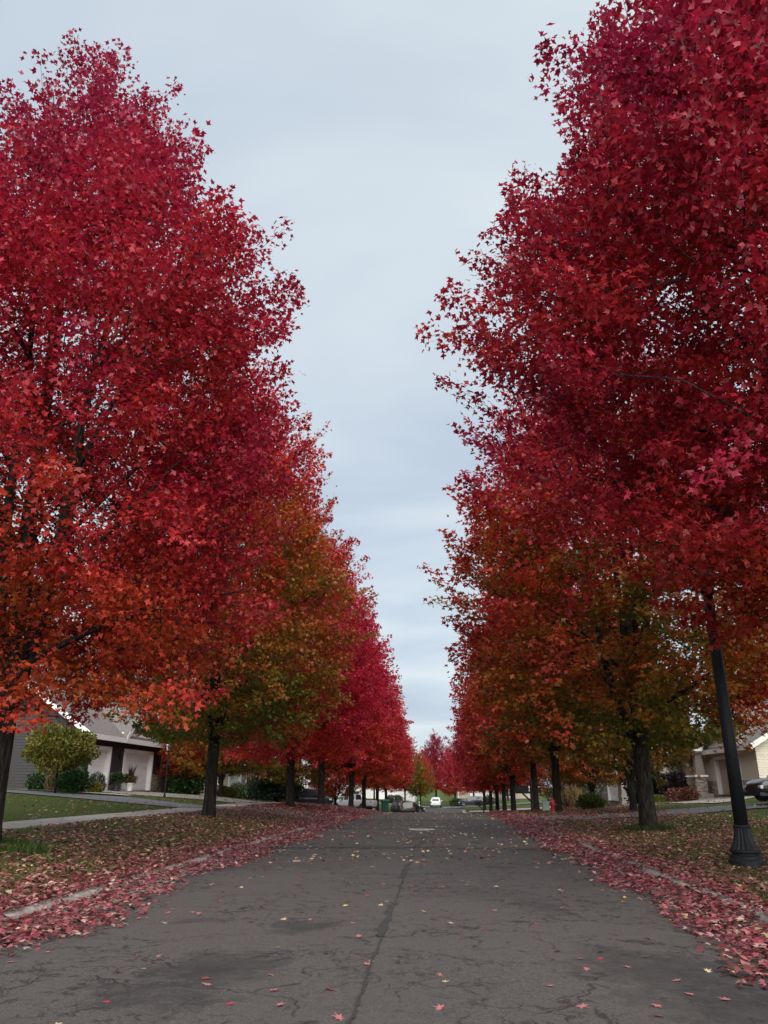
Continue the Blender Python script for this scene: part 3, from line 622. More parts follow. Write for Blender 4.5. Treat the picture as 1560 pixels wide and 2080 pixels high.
# cream house with porch columns
hr = house('cream and taupe house with tapered porch columns and tan garage door', (19, 69, 1.0), R(-90), 19, 13, 3.0, .58, M['siding_cream'], M['roof'], M['flag'],
    openings=[(11.7, 16.1, 2.25)], windows=[(1.6, 3.0, 1.0, 2.4, -.02), (6.2, 7.2, .6, 2.4, -.02), (13.4, 14.4, 3.7, 4.7, -.1)], gables=[(10.8, 17, 5.6, 3.02)], stone=.9, doormat=M['door_tan'])
for x in (5.1, 8.0, 10.2):
    pr = MB(); pr.box(x - .36, x + .36, -1.11, -.39, -.4, 1.15); stones(pr, x - .37, x + .37, -.4, 1.15, -1.11, int(x * 9)); pr.build('pier', M['stone'], hr)
    MB().box(x - .46, x + .46, -1.21, -.29, 1.152, 1.28).build('pier_cap', M['white'], hr)
    c_ = MB(); a_, b_ = .32, .21; v = [(x + sx * a_, -.75 + sy * a_, 1.282) for sx, sy in ((-1, -1), (1, -1), (1, 1), (-1, 1))] + [(x + sx * b_, -.75 + sy * b_, 2.75) for sx, sy in ((-1, -1), (1, -1), (1, 1), (-1, 1))]
    c_.add(v, [(3, 2, 1, 0), (4, 5, 6, 7), (0, 1, 5, 4), (1, 2, 6, 5), (2, 3, 7, 6), (3, 0, 4, 7)]); c_.build('porch_column', M['siding_taupe'], hr)
    MB().box(x - .27, x + .27, -1.02, -.48, 2.752, 2.87).build('column_capital', M['white'], hr)
MB().box(4.4, 10.75, -1.1, -.4, 2.872, 3.12).build('porch_beam', M['white'], hr)
pr = MB(); roof_slab(pr, 4.0, 10.78, -1.55, 4.3, 2.0, 3.13); pr.build('porch_roof', M['roof'], hr); MB().box(4.4, 10.75, -1.15, -.1, -.5, .06).build('porch_floor', M['concrete'], hr)
house('taupe house with slate blue roof and white gable trim', (19.5, 110, .0), R(-90), 20, 13, 3.2, .6, M['siding_taupe'], M['roof_blue'], M['white'], openings=[(13, 18, 2.2)], windows=[(7.2, 8.2, 1.0, 2.6, -.02), (4.2, 5.2, 1.0, 2.6, -.02), (14.5, 15.6, 3.8, 4.6, -.1)], gables=[(3, 9.4, 4.9, 1.7), (12, 19, 5.6, 3.25)], stone=.8)
house('cream house beyond the slate roofed one', (20, 140, -.9), R(-90), 18, 13, 3.2, .6, M['siding_cream'], M['roof'], M['white'], openings=[(4, 9, 2.2)], windows=[(12, 13.6, 1, 2.4, -.02)], gables=[(3, 10, 5.4, 3.25)], stone=.6)
house('white house facing down the street from its end', (-24, 188, -1.2), 0, 18, 13, 3.2, .6, M['siding_white'], M['roof'], M['white'], openings=[(9, 14, 2.2)], windows=[(2, 3.6, 1, 2.4, -.02)], gables=[(8, 15, 5.4, 3.25)], stone=0)
house('tan house at the street end behind the bright red tree', (4, 192, -1.6), 0, 18, 13, 3.2, .6, M['siding_tan'], M['roof'], M['white'], openings=[(3, 8, 2.2)], windows=[(11, 12.6, 1, 2.4, -.02)], gables=[(2, 9, 5.4, 3.25)], stone=.6)
# ================================================================ vehicles
SUV = [(-2.32, .50, .72, .75, .74, .66), (-2.28, .38, .95, 1.0, .86, .72), (-2.1, .30, 1.02, 1.52, .90, .66), (-1.75, .28, 1.03, 1.67, .92, .68), (-.9, .27, 1.03, 1.72, .93, .69), (0, .27, 1.02, 1.71, .935, .69), (.45, .27, 1.01, 1.64, .935, .67), (1.2, .27, 1.0, 1.05, .925, .80), (1.75, .28, .95, 1.0, .91, .78), (2.12, .31, .86, .90, .87, .74), (2.28, .36, .72, .75, .80, .68), (2.33, .42, .58, .60, .74, .62)]
PICK = [(-2.8, .55, .98, 1.0, .90, .86), (-2.77, .50, 1.05, 1.08, .95, .9), (-1.2, .42, 1.06, 1.09, .97, .9), (-.78, .40, 1.08, 1.11, .97, .9), (-.70, .40, 1.09, 1.78, .97, .72), (.1, .38, 1.09, 1.86, .98, .73), (.75, .38, 1.08, 1.78, .98, .72), (1.35, .38, 1.08, 1.13, .97, .84), (2.2, .40, 1.04, 1.09, .96, .82), (2.7, .42, .95, .98, .93, .8), (2.83, .5, .75, .78, .88, .76)]
PAINT = {}
def car(name, label, cat, v, u, rz, color, prof=SUV, green=(2, 7), wheels=(-1.42, 1.42), wr=.36, group=None, pitch=0, z=None):
    if color not in PAINT: PAINT[color] = mat_paint('car_paint', color)
    root = thing(name, label, cat, (v, u, (G(v, u) if z is None else z) + .03), rz, group); root.rotation_euler = (0, pitch, rz)
    def sec(s_): x, zb, zt, zr, hw, hr_ = s_; h = [(hw * .84, zb), (hw * .97, zb + .10), (hw, (zb + zt) / 2), (hw * .985, zt), (hr_ + .04, zr - .07), (hr_ * .86, zr), (hr_ * .4, zr + .02)]; return [(x, y, z) for y, z in h] + [(x, -y, z) for y, z in h[::-1]]
    m = MB(); ring = [sec(s_) for s_ in prof]; n = len(ring[0])
    vs = [p for r_ in ring for p in r_]; fs = [(i * n + k, i * n + (k + 1) % n, (i + 1) * n + (k + 1) % n, (i + 1) * n + k) for i in range(len(ring) - 1) for k in range(n)]
    fs += [tuple(range(n))[::-1], tuple((len(ring) - 1) * n + k for k in range(n))]
    m.add(vs, fs); b = m.build('body', PAINT[color], root, True); mm = b.modifiers.new('edge', 'EDGE_SPLIT'); mm.split_angle = R(38)
    a_, c_ = green; off = .012
    for sgn in (1, -1):                    # side glass between belt and roof
        cuts = list(range(a_, c_))
        for i in cuts:
            p, q = ring[i], ring[i + 1]
            def at(r_, t, e): A_, B_ = Vector(r_[3]), Vector(r_[4]); o_ = A_.lerp(B_, t); o_.y = (o_.y + off) * sgn; o_.x += e; return o_
            e0 = .04 if i != a_ else .10; hi0 = .86; quad = [at(p, .10, e0), at(q, .10, -.04), at(q, hi0, -.04), at(p, hi0, e0)]
            if (quad[2] - quad[1]).length < .12 and (quad[3] - quad[0]).length < .12: continue
            f = (0, 1, 2, 3) if sgn < 0 else (3, 2, 1, 0); MB().add(quad, [f]).build('window', M['glass'], root)
    for (i, j, nm) in ((c_ - 1, c_, 'windscreen'), (a_ - 1, a_, 'rear_window')):
        p, q = ring[i], ring[j]; lo, hi = (q, p) if nm == 'windscreen' else (p, q); sx = 1 if nm == 'windscreen' else -1
        L0, H0 = Vector(lo[5]), Vector(hi[5]); d = Vector((.012 * sx, 0, .012)); A_ = L0.lerp(H0, .08); B_ = L0.lerp(H0, .9)
        qd = [A_ + d, Vector((A_.x, -A_.y, A_.z)) + d, Vector((B_.x, -B_.y, B_.z)) + d, B_ + d]; MB().add(qd, [(0, 1, 2, 3) if sx < 0 else (3, 2, 1, 0)]).build(nm, M['glass'], root)
    f0 = prof[-2]; r0_ = prof[1]
    for sgn in (1, -1):
        MB().box(f0[0] - .22, f0[0] + .035, sgn * f0[4] * .92 - .14, sgn * f0[4] * .92 + .10 * (1 if sgn > 0 else 1), f0[2] - .16, f0[2] - .01).build('headlight', M['lamp_white'], root)
        MB().box(r0_[0] - .03, r0_[0] + .10, sgn * r0_[4] * .90 - .08, sgn * r0_[4] * .90 + .08, r0_[2] - .22, r0_[2] + .03).build('tail_light', M['lamp_red'], root)
        MB().box(prof[c_][0] - .45, prof[c_][0] - .28, sgn * 1.02 - .09, sgn * 1.02 + .09, prof[c_][2] + .02, prof[c_][2] + .16).build('mirror', PAINT[color], root)
    MB().box(prof[-1][0] - .06, prof[-1][0] + .04, -.5, .5, prof[-1][1] + .03, prof[-1][2] + .06).build('grille', M['trim_black'], root)
    MB().box(prof[0][0] - .05, prof[-1][0] + .03, -.80, .80, .24, .40).build('bumper', M['trim_black'], root)
    for wx in wheels:
        for sgn in (1, -1):
            y = sgn * (prof[5][4] - .10); MX = Matrix.Rotation(R(-90 * sgn), 4, 'X')
            ar = MB().lathe([(wr * 1.17, 0), (wr * 1.17, .112)], 20, (wx, y - .0 * sgn, wr * 1.02), M=MX).build('wheel_arch', M['trim_black'], root)
            t_ = MB().lathe([(wr * .6, -.12), (wr * .94, -.12), (wr, -.08), (wr, .08), (wr * .94, .125), (wr * .64, .128)], 20, (wx, y, wr), M=MX).build('wheel', M['rubber'], root, True)
            MB().lathe([(wr * .62, .10), (wr * .6, .134), (wr * .2, .12), (wr * .14, .145)], 10, (wx, y, wr), flute=.12, M=MX).build('rim', M['alloy'], t_)
    return root
car('parked_car', 'dark parked car on the drive behind the street lamp', 'car', 17.1, 40.3, R(186), (.012, .012, .014))
car('parked_car', 'black car parked on a driveway between two verge maples', 'car', -13.3, 82, R(8), (.006, .007, .012))
car('pickup_truck', 'white pickup truck parked behind the far verge maples', 'pickup truck', -10.4, 96.5, R(160), (.62, .64, .66), PICK, (4, 7), (-1.75, 1.75), .39)
car('parked_car', 'black car parked at the kerb beyond the green wheelie bin', 'car', -4.3, 104, R(95), (.008, .009, .014), z=float(longz(104)) + .05)
car('parked_car', 'dark low car standing at an angle beyond the wheelie bin, half below the crest', 'car', -4.6, 114, R(38), (.012, .012, .012), z=float(longz(118)) + .05)
car('parked_car', 'small white car on the cross street at the far end', 'car', -.9, 150, R(88), (.65, .66, .68), z=float(longz(150)) + .06)
car('parked_car', 'dark blue car on the cross street by the red trees', 'car', 5.6, 151, R(176), (.012, .016, .03), z=float(longz(151)) + .06 + .15)
# ================================================================ street furniture
lp = thing('street_lamp', 'black fluted street lamp with flared cast base on leafy verge', 'street lamp', (5.44, 15.5, G(5.44, 15.5) - .01))
b_ = MB(); b_.lathe([(.30, -.1), (.30, .0), (.305, .02), (.305, .12), (.29, .14), (.275, .15), (.275, .19), (.255, .205), (.225, .215), (.225, .235), (.25, .245), (.26, .26), (.26, .29), (.245, .305)], 32); b_.build('plinth', M['black'], lp)
b_ = MB(); b_.lathe([(.24, .30), (.232, .33), (.205, .38), (.178, .44), (.158, .51), (.146, .58), (.140, .66)], 36, flute=.10); b_.build('fluted_base', M['black'], lp)
MB().lathe([(.135, .655), (.15, .665), (.15, .69), (.125, .71)], 28).build('collar', M['black'], lp, True)
MB().lathe([(.122, .70), (.112, 2.4), (.10, 4.2), (.092, 5.0)], 24).build('pole', M['black'], lp, True)
MB().lathe([(.09, 4.98), (.14, 5.02), (.14, 5.08), (.10, 5.14), (.17, 5.24), (.18, 5.3)], 24).build('lantern_holder', M['black'], lp, True)
lm = NM('frosted_globe'); lm.col((.75, .76, .74)); lm.rough(.35); lm.b.inputs['Transmission Weight'].default_value = .2
MB().lathe([(.16, 5.30), (.21, 5.42), (.22, 5.55), (.19, 5.70), (.12, 5.82)], 24).build('globe', lm.m, lp, True)
MB().lathe([(.20, 5.70), (.13, 5.86), (.06, 5.93), (.03, 6.02), (.015, 6.08)], 24).build('cap', M['black'], lp, True)
hy = thing('fire_hydrant', 'red fire hydrant on the verge beside an orange-red maple', 'hydrant', (6.15, 46, G(6.15, 46) - .02))
MB().lathe([(.17, 0), (.17, .05), (.12, .06), (.11, .12), (.11, .50), (.14, .51), (.14, .56), (.12, .57), (.115, .64), (.08, .71), (.035, .75), (.035, .80)], 20).build('barrel', M['hydrant'], hy, True)
for an, rr, ln in ((0, .055, .19), (180, .055, .19), (-90, .075, .2)):
    MX = Matrix.Rotation(R(an), 4, 'Z') @ Matrix.Rotation(R(90), 4, 'Y'); MB().lathe([(rr, 0), (rr, ln - .05), (rr * 1.25, ln - .05), (rr * 1.25, ln), (rr * .5, ln + .02)], 12, (0, 0, .43), M=MX).build('nozzle', M['hydrant'], hy)
def mailbox(label, v, u, rz, s=1.0):
    t = thing('mailbox', label, 'mailbox', (v, u, G(v, u)), rz); t.scale = (s, s, s)
    MB().box(-.06, .06, -.06, .06, -.2, 1.75).build('post', M['wood'], t); MB().box(-.95, .12, -.045, .045, .98, 1.07).build('arm', M['wood'], t)
    br = MB(); br.tube([(-.55, 0, .99), (-.03, 0, .55)], [.045, .045], 4); br.build('brace', M['wood'], t)
    pr_ = [(-.14, 1.072), (.14, 1.072), (.14, 1.27)] + [(.14 * math.cos(R(q)), 1.27 + .12 * math.sin(R(q))) for q in range(20, 180, 20)] + [(-.14, 1.27)]
    MB().prism(pr_, lambda p, q: (q, p[0], p[1]), -.92, -.22).build('box', M['trim_black'], t); MB().prism([(p[0] * 1.03, p[1] + .002) for p in pr_], lambda p, q: (q, p[0], p[1]), -.945, -.921).build('door', M['trim_black'], t)
    MB().box(-.5, -.46, .145, .16, 1.2, 1.42).build('flag', M['hydrant'], t); return t
mailbox('black mailbox on a dark wooden post beside the kerb near the hydrant', 5.3, 48.5, R(20), 1.05)
mailbox('small dark mailbox far down the street near the dip', 4.6, 90, R(12))
bn = thing('wheelie_bin', 'dark green wheelie bin standing at the kerb', 'bin', (-5.6, 82, G(-5.6, 82)), R(195)); m = MB()
v = [(-.25, -.27, .08), (.25, -.27, .08), (.25, .25, .08), (-.25, .25, .08), (-.33, -.36, 1.1), (.33, -.36, 1.1), (.33, .38, 1.2), (-.33, .38, 1.2)]; m.add(v, [(3, 2, 1, 0), (4, 5, 6, 7), (0, 1, 5, 4), (1, 2, 6, 5), (2, 3, 7, 6), (3, 0, 4, 7)]); bevel(m.build('body', M['bin'], bn), .03)
m = MB(); m.add([(-.36, -.42, 1.105), (.36, -.42, 1.105), (.36, .42, 1.215), (-.36, .42, 1.215), (-.34, -.38, 1.17), (.34, -.38, 1.17), (.34, .38, 1.29), (-.34, .38, 1.29)], [(3, 2, 1, 0), (4, 5, 6, 7), (0, 1, 5, 4), (1, 2, 6, 5), (2, 3, 7, 6), (3, 0, 4, 7)]); m.build('lid', M['bin'], bn)
for s_ in (-1, 1): MB().lathe([(.13, -.03), (.13, .03)], 14, (s_ * .31, .3, .13), M=Matrix.Rotation(R(90), 4, 'Y')).build('wheel', M['rubber'], bn)
MB().tube([(-.28, .42, 1.1), (.28, .42, 1.1)], [.02, .02], 6).build('handle', M['bin'], bn)
ub = thing('utility_pedestal', 'pale green utility pedestal with domed lid near the hydrant', 'utility box', (6.3, 50.2, G(6.3, 50.2)))
MB().box(-.2, .2, -.17, .17, -.1, .42).build('cabinet', M['pale_green'], ub); MB().prism([(-.22, .422), (.22, .422), (.2, .52), (.1, .57), (-.1, .57), (-.2, .52)], lambda p, q: (p[0], -q, p[1]), -.19, .19).build('lid', M['pale_green'], ub)
mk = thing('marker_post', 'short white marker post at the kerb beyond the crest', 'post', (-3.6, 136, G(-3.6, 136))); mk.location.z = float(longz(136)) + .02
MB().lathe([(.07, -.2), (.07, 1.25), (.03, 1.3)], 10).build('post', M['white'], mk); MB().lathe([(.074, .9), (.074, 1.05)], 10).build('band', M['hydrant'], mk)
yl = thing('yard_lamp', 'thin dark yard lamp post with glass lantern near the grey garage', 'yard lamp', (-14.6, 42.5, G(-14.6, 42.5)))
MB().lathe([(.07, -.1), (.07, .1), (.045, .14), (.042, 2.3), (.07, 2.34), (.07, 2.38)], 12).build('post', M['black'], yl); MB().box(-.25, .25, -.02, .02, 1.62, 1.66).build('ladder_bar', M['black'], yl)
MB().lathe([(.09, 2.385), (.15, 2.75)], 4).build('pane', M['lamp_white'], yl); MB().lathe([(.19, 2.752), (.06, 2.9), (.03, 3.0)], 4).build('cap', M['black'], yl)
# ================================================================ shrubs and planters
def shrub(name, label, v, u, rx, ry, rz_, n, size, cols, shape=KITE, cat='shrub', up=.3, lift=.75, group=None, stem=None, shell=3.0, lumps=.18, zoff=0):
    z = G(v, u) + zoff; t = thing(name, label, cat, (v, u, z - .02), random.uniform(0, 6), group); P_, A_, N_, S_, c_, sh = shrub_mesh(hash(label) % 9999 if False else len(label) * 37 + int(u * 10), rx, ry, rz_, n, size, cols, shape, up, shell, lumps)
    P_ = P_ + np.array([0, 0, (stem or 0) + rz_ * lift]); P_[:, 2] = np.maximum(P_[:, 2], .02)
    o = bpy.data.objects.new('foliage', leaf_mesh('foliage', M['shrub'], P_, A_, N_, S_, sh, tint=c_)); C.link(o); o.parent = t; o['kind'] = 'stuff'
    m = MB(); hh = (stem or 0) + rz_ * lift
    m.tube([(0, 0, -.1), (.02, .01, hh * .5), (0, 0, hh)], [.07 if stem else .03, .055 if stem else .02, .03], 8)
    for k in range(5): q = k * 1.26; m.tube([(0, 0, hh * .55 if stem else 0), (rx * .35 * math.cos(q), ry * .35 * math.sin(q), hh * .85), (rx * .6 * math.cos(q), ry * .6 * math.sin(q), hh * 1.15)], [.03, .018, .008], 5)
    m.build('stem', M['bark'], t, True); return t
YG = [(.12, .13, .02), (.16, .15, .025), (.09, .11, .018), (.20, .15, .03)]; GR = [(.03, .075, .018), (.04, .10, .022), (.025, .055, .016)]; DG = [(.010, .022, .014), (.015, .030, .018), (.02, .03, .02)]
shrub('standard_tree', 'round clipped yellow-green standard tree beside the grey house', -17.9, 36.9, 1.75, 1.6, 1.0, 11000, .12, YG, stem=1.05, lift=.95, cat='tree', shell=3.5)
shrub('shrub', 'low dark green shrub at the foot of the grey clapboard wall', -20.3, 40.3, .75, .6, .5, 2200, .11, [(.02, .045, .014), (.03, .06, .018)])
shrub('shrub', 'round bright green shrub beside the standard tree', -18.4, 39.8, .85, .7, .65, 3000, .12, GR)
shrub('shrub', 'brownish grassy clump between the shrubs by the grey wall', -19.4, 40.0, .5, .4, .45, 700, .35, [(.12, .09, .04), (.16, .11, .05)], BLADE, up=1.6)
shrub('shrub', 'grey-green bush beside the first white garage door', -17.9, 41.4, .5, .45, .55, 1500, .09, [(.07, .085, .06), (.09, .10, .075)])
shrub('shrub', 'small yellow-leaved clump by the driveway edge', -17.6, 40.6, .4, .35, .3, 700, .10, [(.25, .20, .04), (.18, .16, .03)])
for k, (v_, u_, lb, spik) in enumerate([(-18.45, 45.4, 'dark planter with clipped ball shrub by the first garage door', False), (-18.35, 47.1, 'pale planter with spiky plant between the garage doors', True)]):
    t = thing('planter', lb, 'planter', (v_, u_, G(v_, u_) + .02)); MB().lathe([(.16, 0), (.2, .05), (.14, .1), (.27, .42), (.30, .46), (.27, .47), (.24, .42)], 16).build('pot', M['white'] if spik else M['terracotta'], t, True)
    P_, A_, N_, S_, c_, sh = shrub_mesh(k + 50, .36, .36, .32, 900, .10, [(.02, .04, .015), (.03, .055, .02)] if not spik else [(.05, .09, .02), (.10, .10, .03), (.14, .06, .03)])
    o = bpy.data.objects.new('foliage', leaf_mesh('foliage', M['shrub'], P_ + np.array([0, 0, .68]), A_, N_, S_, sh, tint=c_)); C.link(o); o.parent = t; o['kind'] = 'stuff'
    if spik:
        P_ = np.tile([0, 0, .6], (16, 1)); A_ = norm(np.stack([np.cos(np.arange(16) * 2.4) * .4, np.sin(np.arange(16) * 2.4) * .4, np.ones(16)], 1)); o = bpy.data.objects.new('spike', leaf_mesh('spike', M['shrub'], P_, A_, np.tile([0.3, .2, .9], (16, 1)), np.linspace(.7, 1.1, 16), BLADE, tint=np.tile([.05, .035, .04], (16, 1)))); C.link(o); o.parent = t
for k, (v_, u_, rx, rz_, cols, lb) in enumerate([
    (-17.0, 53.8, 1.3, .9, GR, 'green garden bush beyond the garage pad of the grey house'), (-17.6, 56.5, 1.2, 1.1, [(.06, .07, .02), (.10, .05, .02)], 'mixed green and russet bush past the grey house'), (-15.2, 57.5, .7, .4, YG, 'low yellow-green clump near the yard path'),
    (-16.8, 67.0, .8, .7, [(.05, .08, .04), (.08, .10, .05)], 'green bush at the corner of the tan house'), (-17.5, 74.2, .6, .9, [(.06, .075, .055)], 'grey-green shrub against the white door of the tan house'), (-16.0, 76.5, .9, .6, [(.30, .28, .10), (.14, .16, .05)], 'pale flowering shrub in front of the tan house')]):
    shrub('shrub', lb, v_, u_, rx, rx * .8, rz_, 2200, .14, cols)
shrub('evergreen_shrub', 'big dark evergreen mass behind the magenta-red maple', -16.0, 79, 2.6, 2.0, 2.2, 7000, .26, DG, KITE, lumps=.3)
shrub('evergreen_shrub', 'dark evergreen next to the big dark evergreen mass', -15.5, 72.5, 1.5, 1.3, 1.5, 4000, .22, DG, lumps=.3)
shrub('shrub', 'green shrub beside the white pickup', -13.5, 93, 1.3, 1.1, .9, 2200, .2, GR)
shrub('ornamental_grass', 'tall pale ornamental grass beside the tan house shrubs', -14.6, 74, .7, .6, .9, 900, .8, [(.30, .24, .13), (.24, .19, .10)], BLADE, up=2.0, lift=.4)
shrub('shrub', 'rounded dark maroon shrub in front of the cream porch', 17.1, 61.2, 1.35, 1.1, 1.15, 4500, .15, [(.022, .012, .014), (.03, .016, .018)])
shrub('shrub', 'russet flower mound beside the porch piers', 16.4, 56.9, 1.1, .7, .55, 2200, .13, [(.16, .05, .04), (.10, .06, .03), (.22, .09, .06)])
shrub('shrub', 'low lime green plants by the cream house path', 15.8, 60.6, 1.4, .7, .32, 1800, .14, [(.18, .20, .03), (.12, .16, .03)])
shrub('evergreen_shrub', 'dark conifer between the yard tree and the cream house', 16.0, 65.5, 1.4, 1.3, 2.3, 5000, .24, DG, lumps=.25)
shrub('shrub', 'low green mounded bush on the verge near the hydrant', 9.0, 50, .85, .75, .5, 3200, .11, [(.05, .065, .014), (.07, .085, .02)])
shrub('ornamental_grass', 'straw coloured ornamental grass on the lawn behind the hydrant', 9.8, 62, .75, .7, .75, 1400, .7, [(.34, .25, .13), (.28, .2, .1)], BLADE, up=2.2, lift=.4)
shrub('shrub', 'bare greyish brown hedge mass beside the taupe house', 13.6, 84, 2.6, 2.2, 1.7, 5000, .22, [(.06, .055, .04), (.085, .07, .05), (.05, .045, .03)], lumps=.3)
shrub('shrub', 'dark foundation shrub below the taupe house gable', 17.4, 101, 1.2, 1.0, .8, 1800, .16, DG)
shrub('shrub', 'bright red bush behind the dark parked car', 18.5, 43.5, 1.1, 1.0, 1.3, 2200, .15, [(.32, .03, .03), (.25, .05, .03)], lift=.9)
for k, (v_, u_) in enumerate([(-9, 158), (3, 160), (9, 159), (-17, 157)]): shrub('shrub', 'dark green shrub on the far edge of the cross street', v_, u_, 1.8, 1.2, .9, 1400, .25, [(.03, .05, .02), (.045, .06, .025)], group='shrubs past the cross street')
# ================================================================ fallen leaves
def scatter(n, v0, v1, u0, u1, dens, g):
    V = g.uniform(v0, v1, n); U = u0 + (u1 - u0) * g.uniform(0, 1, n) ** 1.35; keep = g.uniform(0, 1, n) < dens(V, U); return V[keep], U[keep]
def litter(name, label, V, U, size, cols, g, zf, lift=.03, tilt=.35, shape=STAR6, weights=None):
    n = len(V); Z = zf(V, U) + g.uniform(.008, lift, n); P = np.stack([V, U, Z], 1); an = g.uniform(0, 6.283, n)
    A = np.stack([np.cos(an), np.sin(an), g.normal(.1, tilt * .5, n)], 1); N = np.stack([g.normal(0, tilt, n), g.normal(0, tilt, n), np.ones(n)], 1); S = size * g.uniform(.55, 1.25, n)
    cols = np.array(cols); c = cols[g.choice(len(cols), n, p=weights)] * g.uniform(.6, 1.35, (n, 1))
    o = bpy.data.objects.new(name, leaf_mesh(name, M['litter'], P, A, N, S, shape, tint=c)); C.link(o); return tag(o, label, 'fallen leaves', None, 'stuff')
g = np.random.default_rng(99)
PINK = [(.30, .10, .11), (.24, .05, .066), (.38, .195, .185), (.175, .034, .044), (.41, .275, .225), (.105, .045, .04), (.42, .31, .15)]; PW = [.24, .25, .12, .19, .07, .12, .01]
BRN = [(.19, .07, .06), (.28, .15, .115), (.13, .055, .045), (.38, .26, .19), (.27, .065, .075), (.45, .35, .17), (.09, .045, .038)]; BW = [.24, .2, .2, .1, .14, .04, .08]
def n2(V, U, s=1.0): return np.sin(V * 1.7 * s + 1.3 * np.sin(U * .6 * s)) * np.sin(U * .9 * s + 2 * np.sin(V * .5 * s))
def both_z(V, U): return np.where((V > VL) & (V < VR), road_z(V, U) + np.where((V < VL + .45) | (V > VR - .45), .026, .004), np.where(V > 0, np.where(V < VR + .17, .135 + longz(U), ground_z(V, U)), np.where(V > VL - .17, .135 + longz(U), ground_z(V, U))) + .012)
PILE = lambda V, U: np.clip(1 - np.minimum(np.abs(V - VL), np.abs(V - VR)) / .38, 0, 1) * np.clip(.75 + .5 * np.sin(U * 1.1 + np.sign(V)) + .3 * np.sin(U * 3.7), 0, 1) * ((V > VL) & (V < VR))
def pile_z(V, U): return both_z(V, U) + .12 * PILE(V, U) * g.uniform(.3, 1, len(V))
# gutters
V, U = scatter(52000, -5.9, -3.2, 6, 60, lambda V, U: np.clip(1.25 - np.abs(V + 4.85 + .22 * n2(V * 0, U, 1.3)) / (.80 + .16 * np.sin(U * .8)), 0, 1) ** 1.1, g)
litter('gutter_leaves', 'thick drift of pinkish red leaves in the gutter below the sidewalk verge', V, U, .090, PINK, g, pile_z, .06, weights=PW)
V, U = scatter(52000, 2.2, 4.6, 6, 60, lambda V, U: np.clip(1.25 - np.abs(V - 3.45 - .2 * n2(V * 0, U, 1.2)) / (.72 + .14 * np.sin(U * .9 + 1)), 0, 1) ** 1.1, g)
litter('gutter_leaves', 'thick drift of pinkish red leaves in the gutter beside the street lamp verge', V, U, .090, PINK, g, pile_z, .06, weights=PW)
# verges and lawns
def on_walk(V): return (V < -9.45) & (V > -10.95)
def wall_z(V, U): return ground_z(V, U) + np.where(on_walk(V), .035, .012)
V, U = scatter(62000, -9.4, -5.0, 7, 62, lambda V, U: np.clip(.75 + .3 * n2(V, U) + .25 * n2(V, U, 3.1) - .35 * smooth((-V - 6.0) / 3.6) * (U < 26), .06, 1), g)
litter('verge_leaves', 'brown and dull red leaves strewn over the sidewalk verge', V, U, .096, BRN, g, wall_z, .05, weights=BW)
V, U = scatter(9000, -9.4, -5.0, 40, 75, lambda V, U: .8 + 0 * V, g)
litter('verge_leaves', 'pinkish red leaves carpeting the verge under the magenta-red maples', V, U, .15, PINK, g, wall_z, .05, weights=PW)
V, U = scatter(75000, 3.8, 11, 7, 62, lambda V, U: np.clip(.85 + .25 * n2(V, U) + .3 * n2(V, U, 2.7) - .07 * (V - 4), .05, 1), g)
litter('verge_leaves', 'brown and dull red leaves strewn round the street lamp and maple trunk', V, U, .096, BRN, g, wall_z, .05, weights=BW)
V, U = scatter(9000, -26, -9.4, 12, 60, lambda V, U: np.where(on_walk(V), .12, np.clip(.55 - .06 * (-V - 11) + .3 * n2(V, U), .03, 1)), g)
litter('lawn_leaves', 'thin scatter of brown leaves on the lawn before the grey house', V, U, .12, BRN, g, wall_z, .04, weights=BW)
V, U = scatter(7000, 10.5, 24, 20, 70, lambda V, U: np.clip(.5 - .05 * (V - 10) + .3 * n2(V, U), .03, 1), g)
litter('lawn_leaves', 'thin scatter of brown leaves on the lawn before the cream house', V, U, .12, BRN, g, lambda V, U: wall_z(V, U) + .03, .04, weights=BW)
# far, small leaves on the road past the ones that can be told apart
V, U = scatter(4200, -4.6, 3.3, 17, 58, lambda V, U: .22 + .5 * np.exp(-np.abs(V - 3.2) / .5) + .4 * np.exp(-np.abs(V + 4.5) / .4) + .1 * np.exp(-(V + .4) ** 2), g)
litter('road_leaves', 'sparse specks of fallen leaves on the road out towards the crest', V, U, .11, [(.36, .16, .13), (.42, .30, .2), (.25, .06, .07), (.5, .4, .25)], g, lambda V, U: road_z(V, U), .02)
# leaves on the near road that can be told apart: one object each
def leaf_variants():
    outl = []; lob = [(-90, .02), (-62, .42), (-38, .24), (-8, .60), (14, .30), (38, .62), (62, .27), (90, .72)]
    for k in range(4):
        gg = random.Random(k + 70); v = [(0, 0, .012)]; pts = []
        for ang, r_ in lob: pts.append((ang, r_ * gg.uniform(.88, 1.12)))
        for ang, r_ in lob[-2:0:-1]: pts.append((180 - ang, r_ * gg.uniform(.88, 1.12)))
        curl = gg.uniform(.05, .32); ax = gg.uniform(0, 3.14)
        for ang, r_ in pts:
            x, y = r_ * math.cos(R(ang)), r_ * math.sin(R(ang)); d = x * math.cos(ax) + y * math.sin(ax); v.append((x, y, .012 + curl * d * d + gg.uniform(-.005, .03)))
        n = len(pts); f = [(0, 1 + i, 1 + (i + 1) % n) for i in range(n)]
        st = len(v); a_ = v[1]; v += [(-.02, -.02, .014), (.02, -.02, .014), (.05 + .1 * k / 4, -.5, .012)]; f.append((st, st + 2, st + 1)); outl.append((v, f))
    return outl
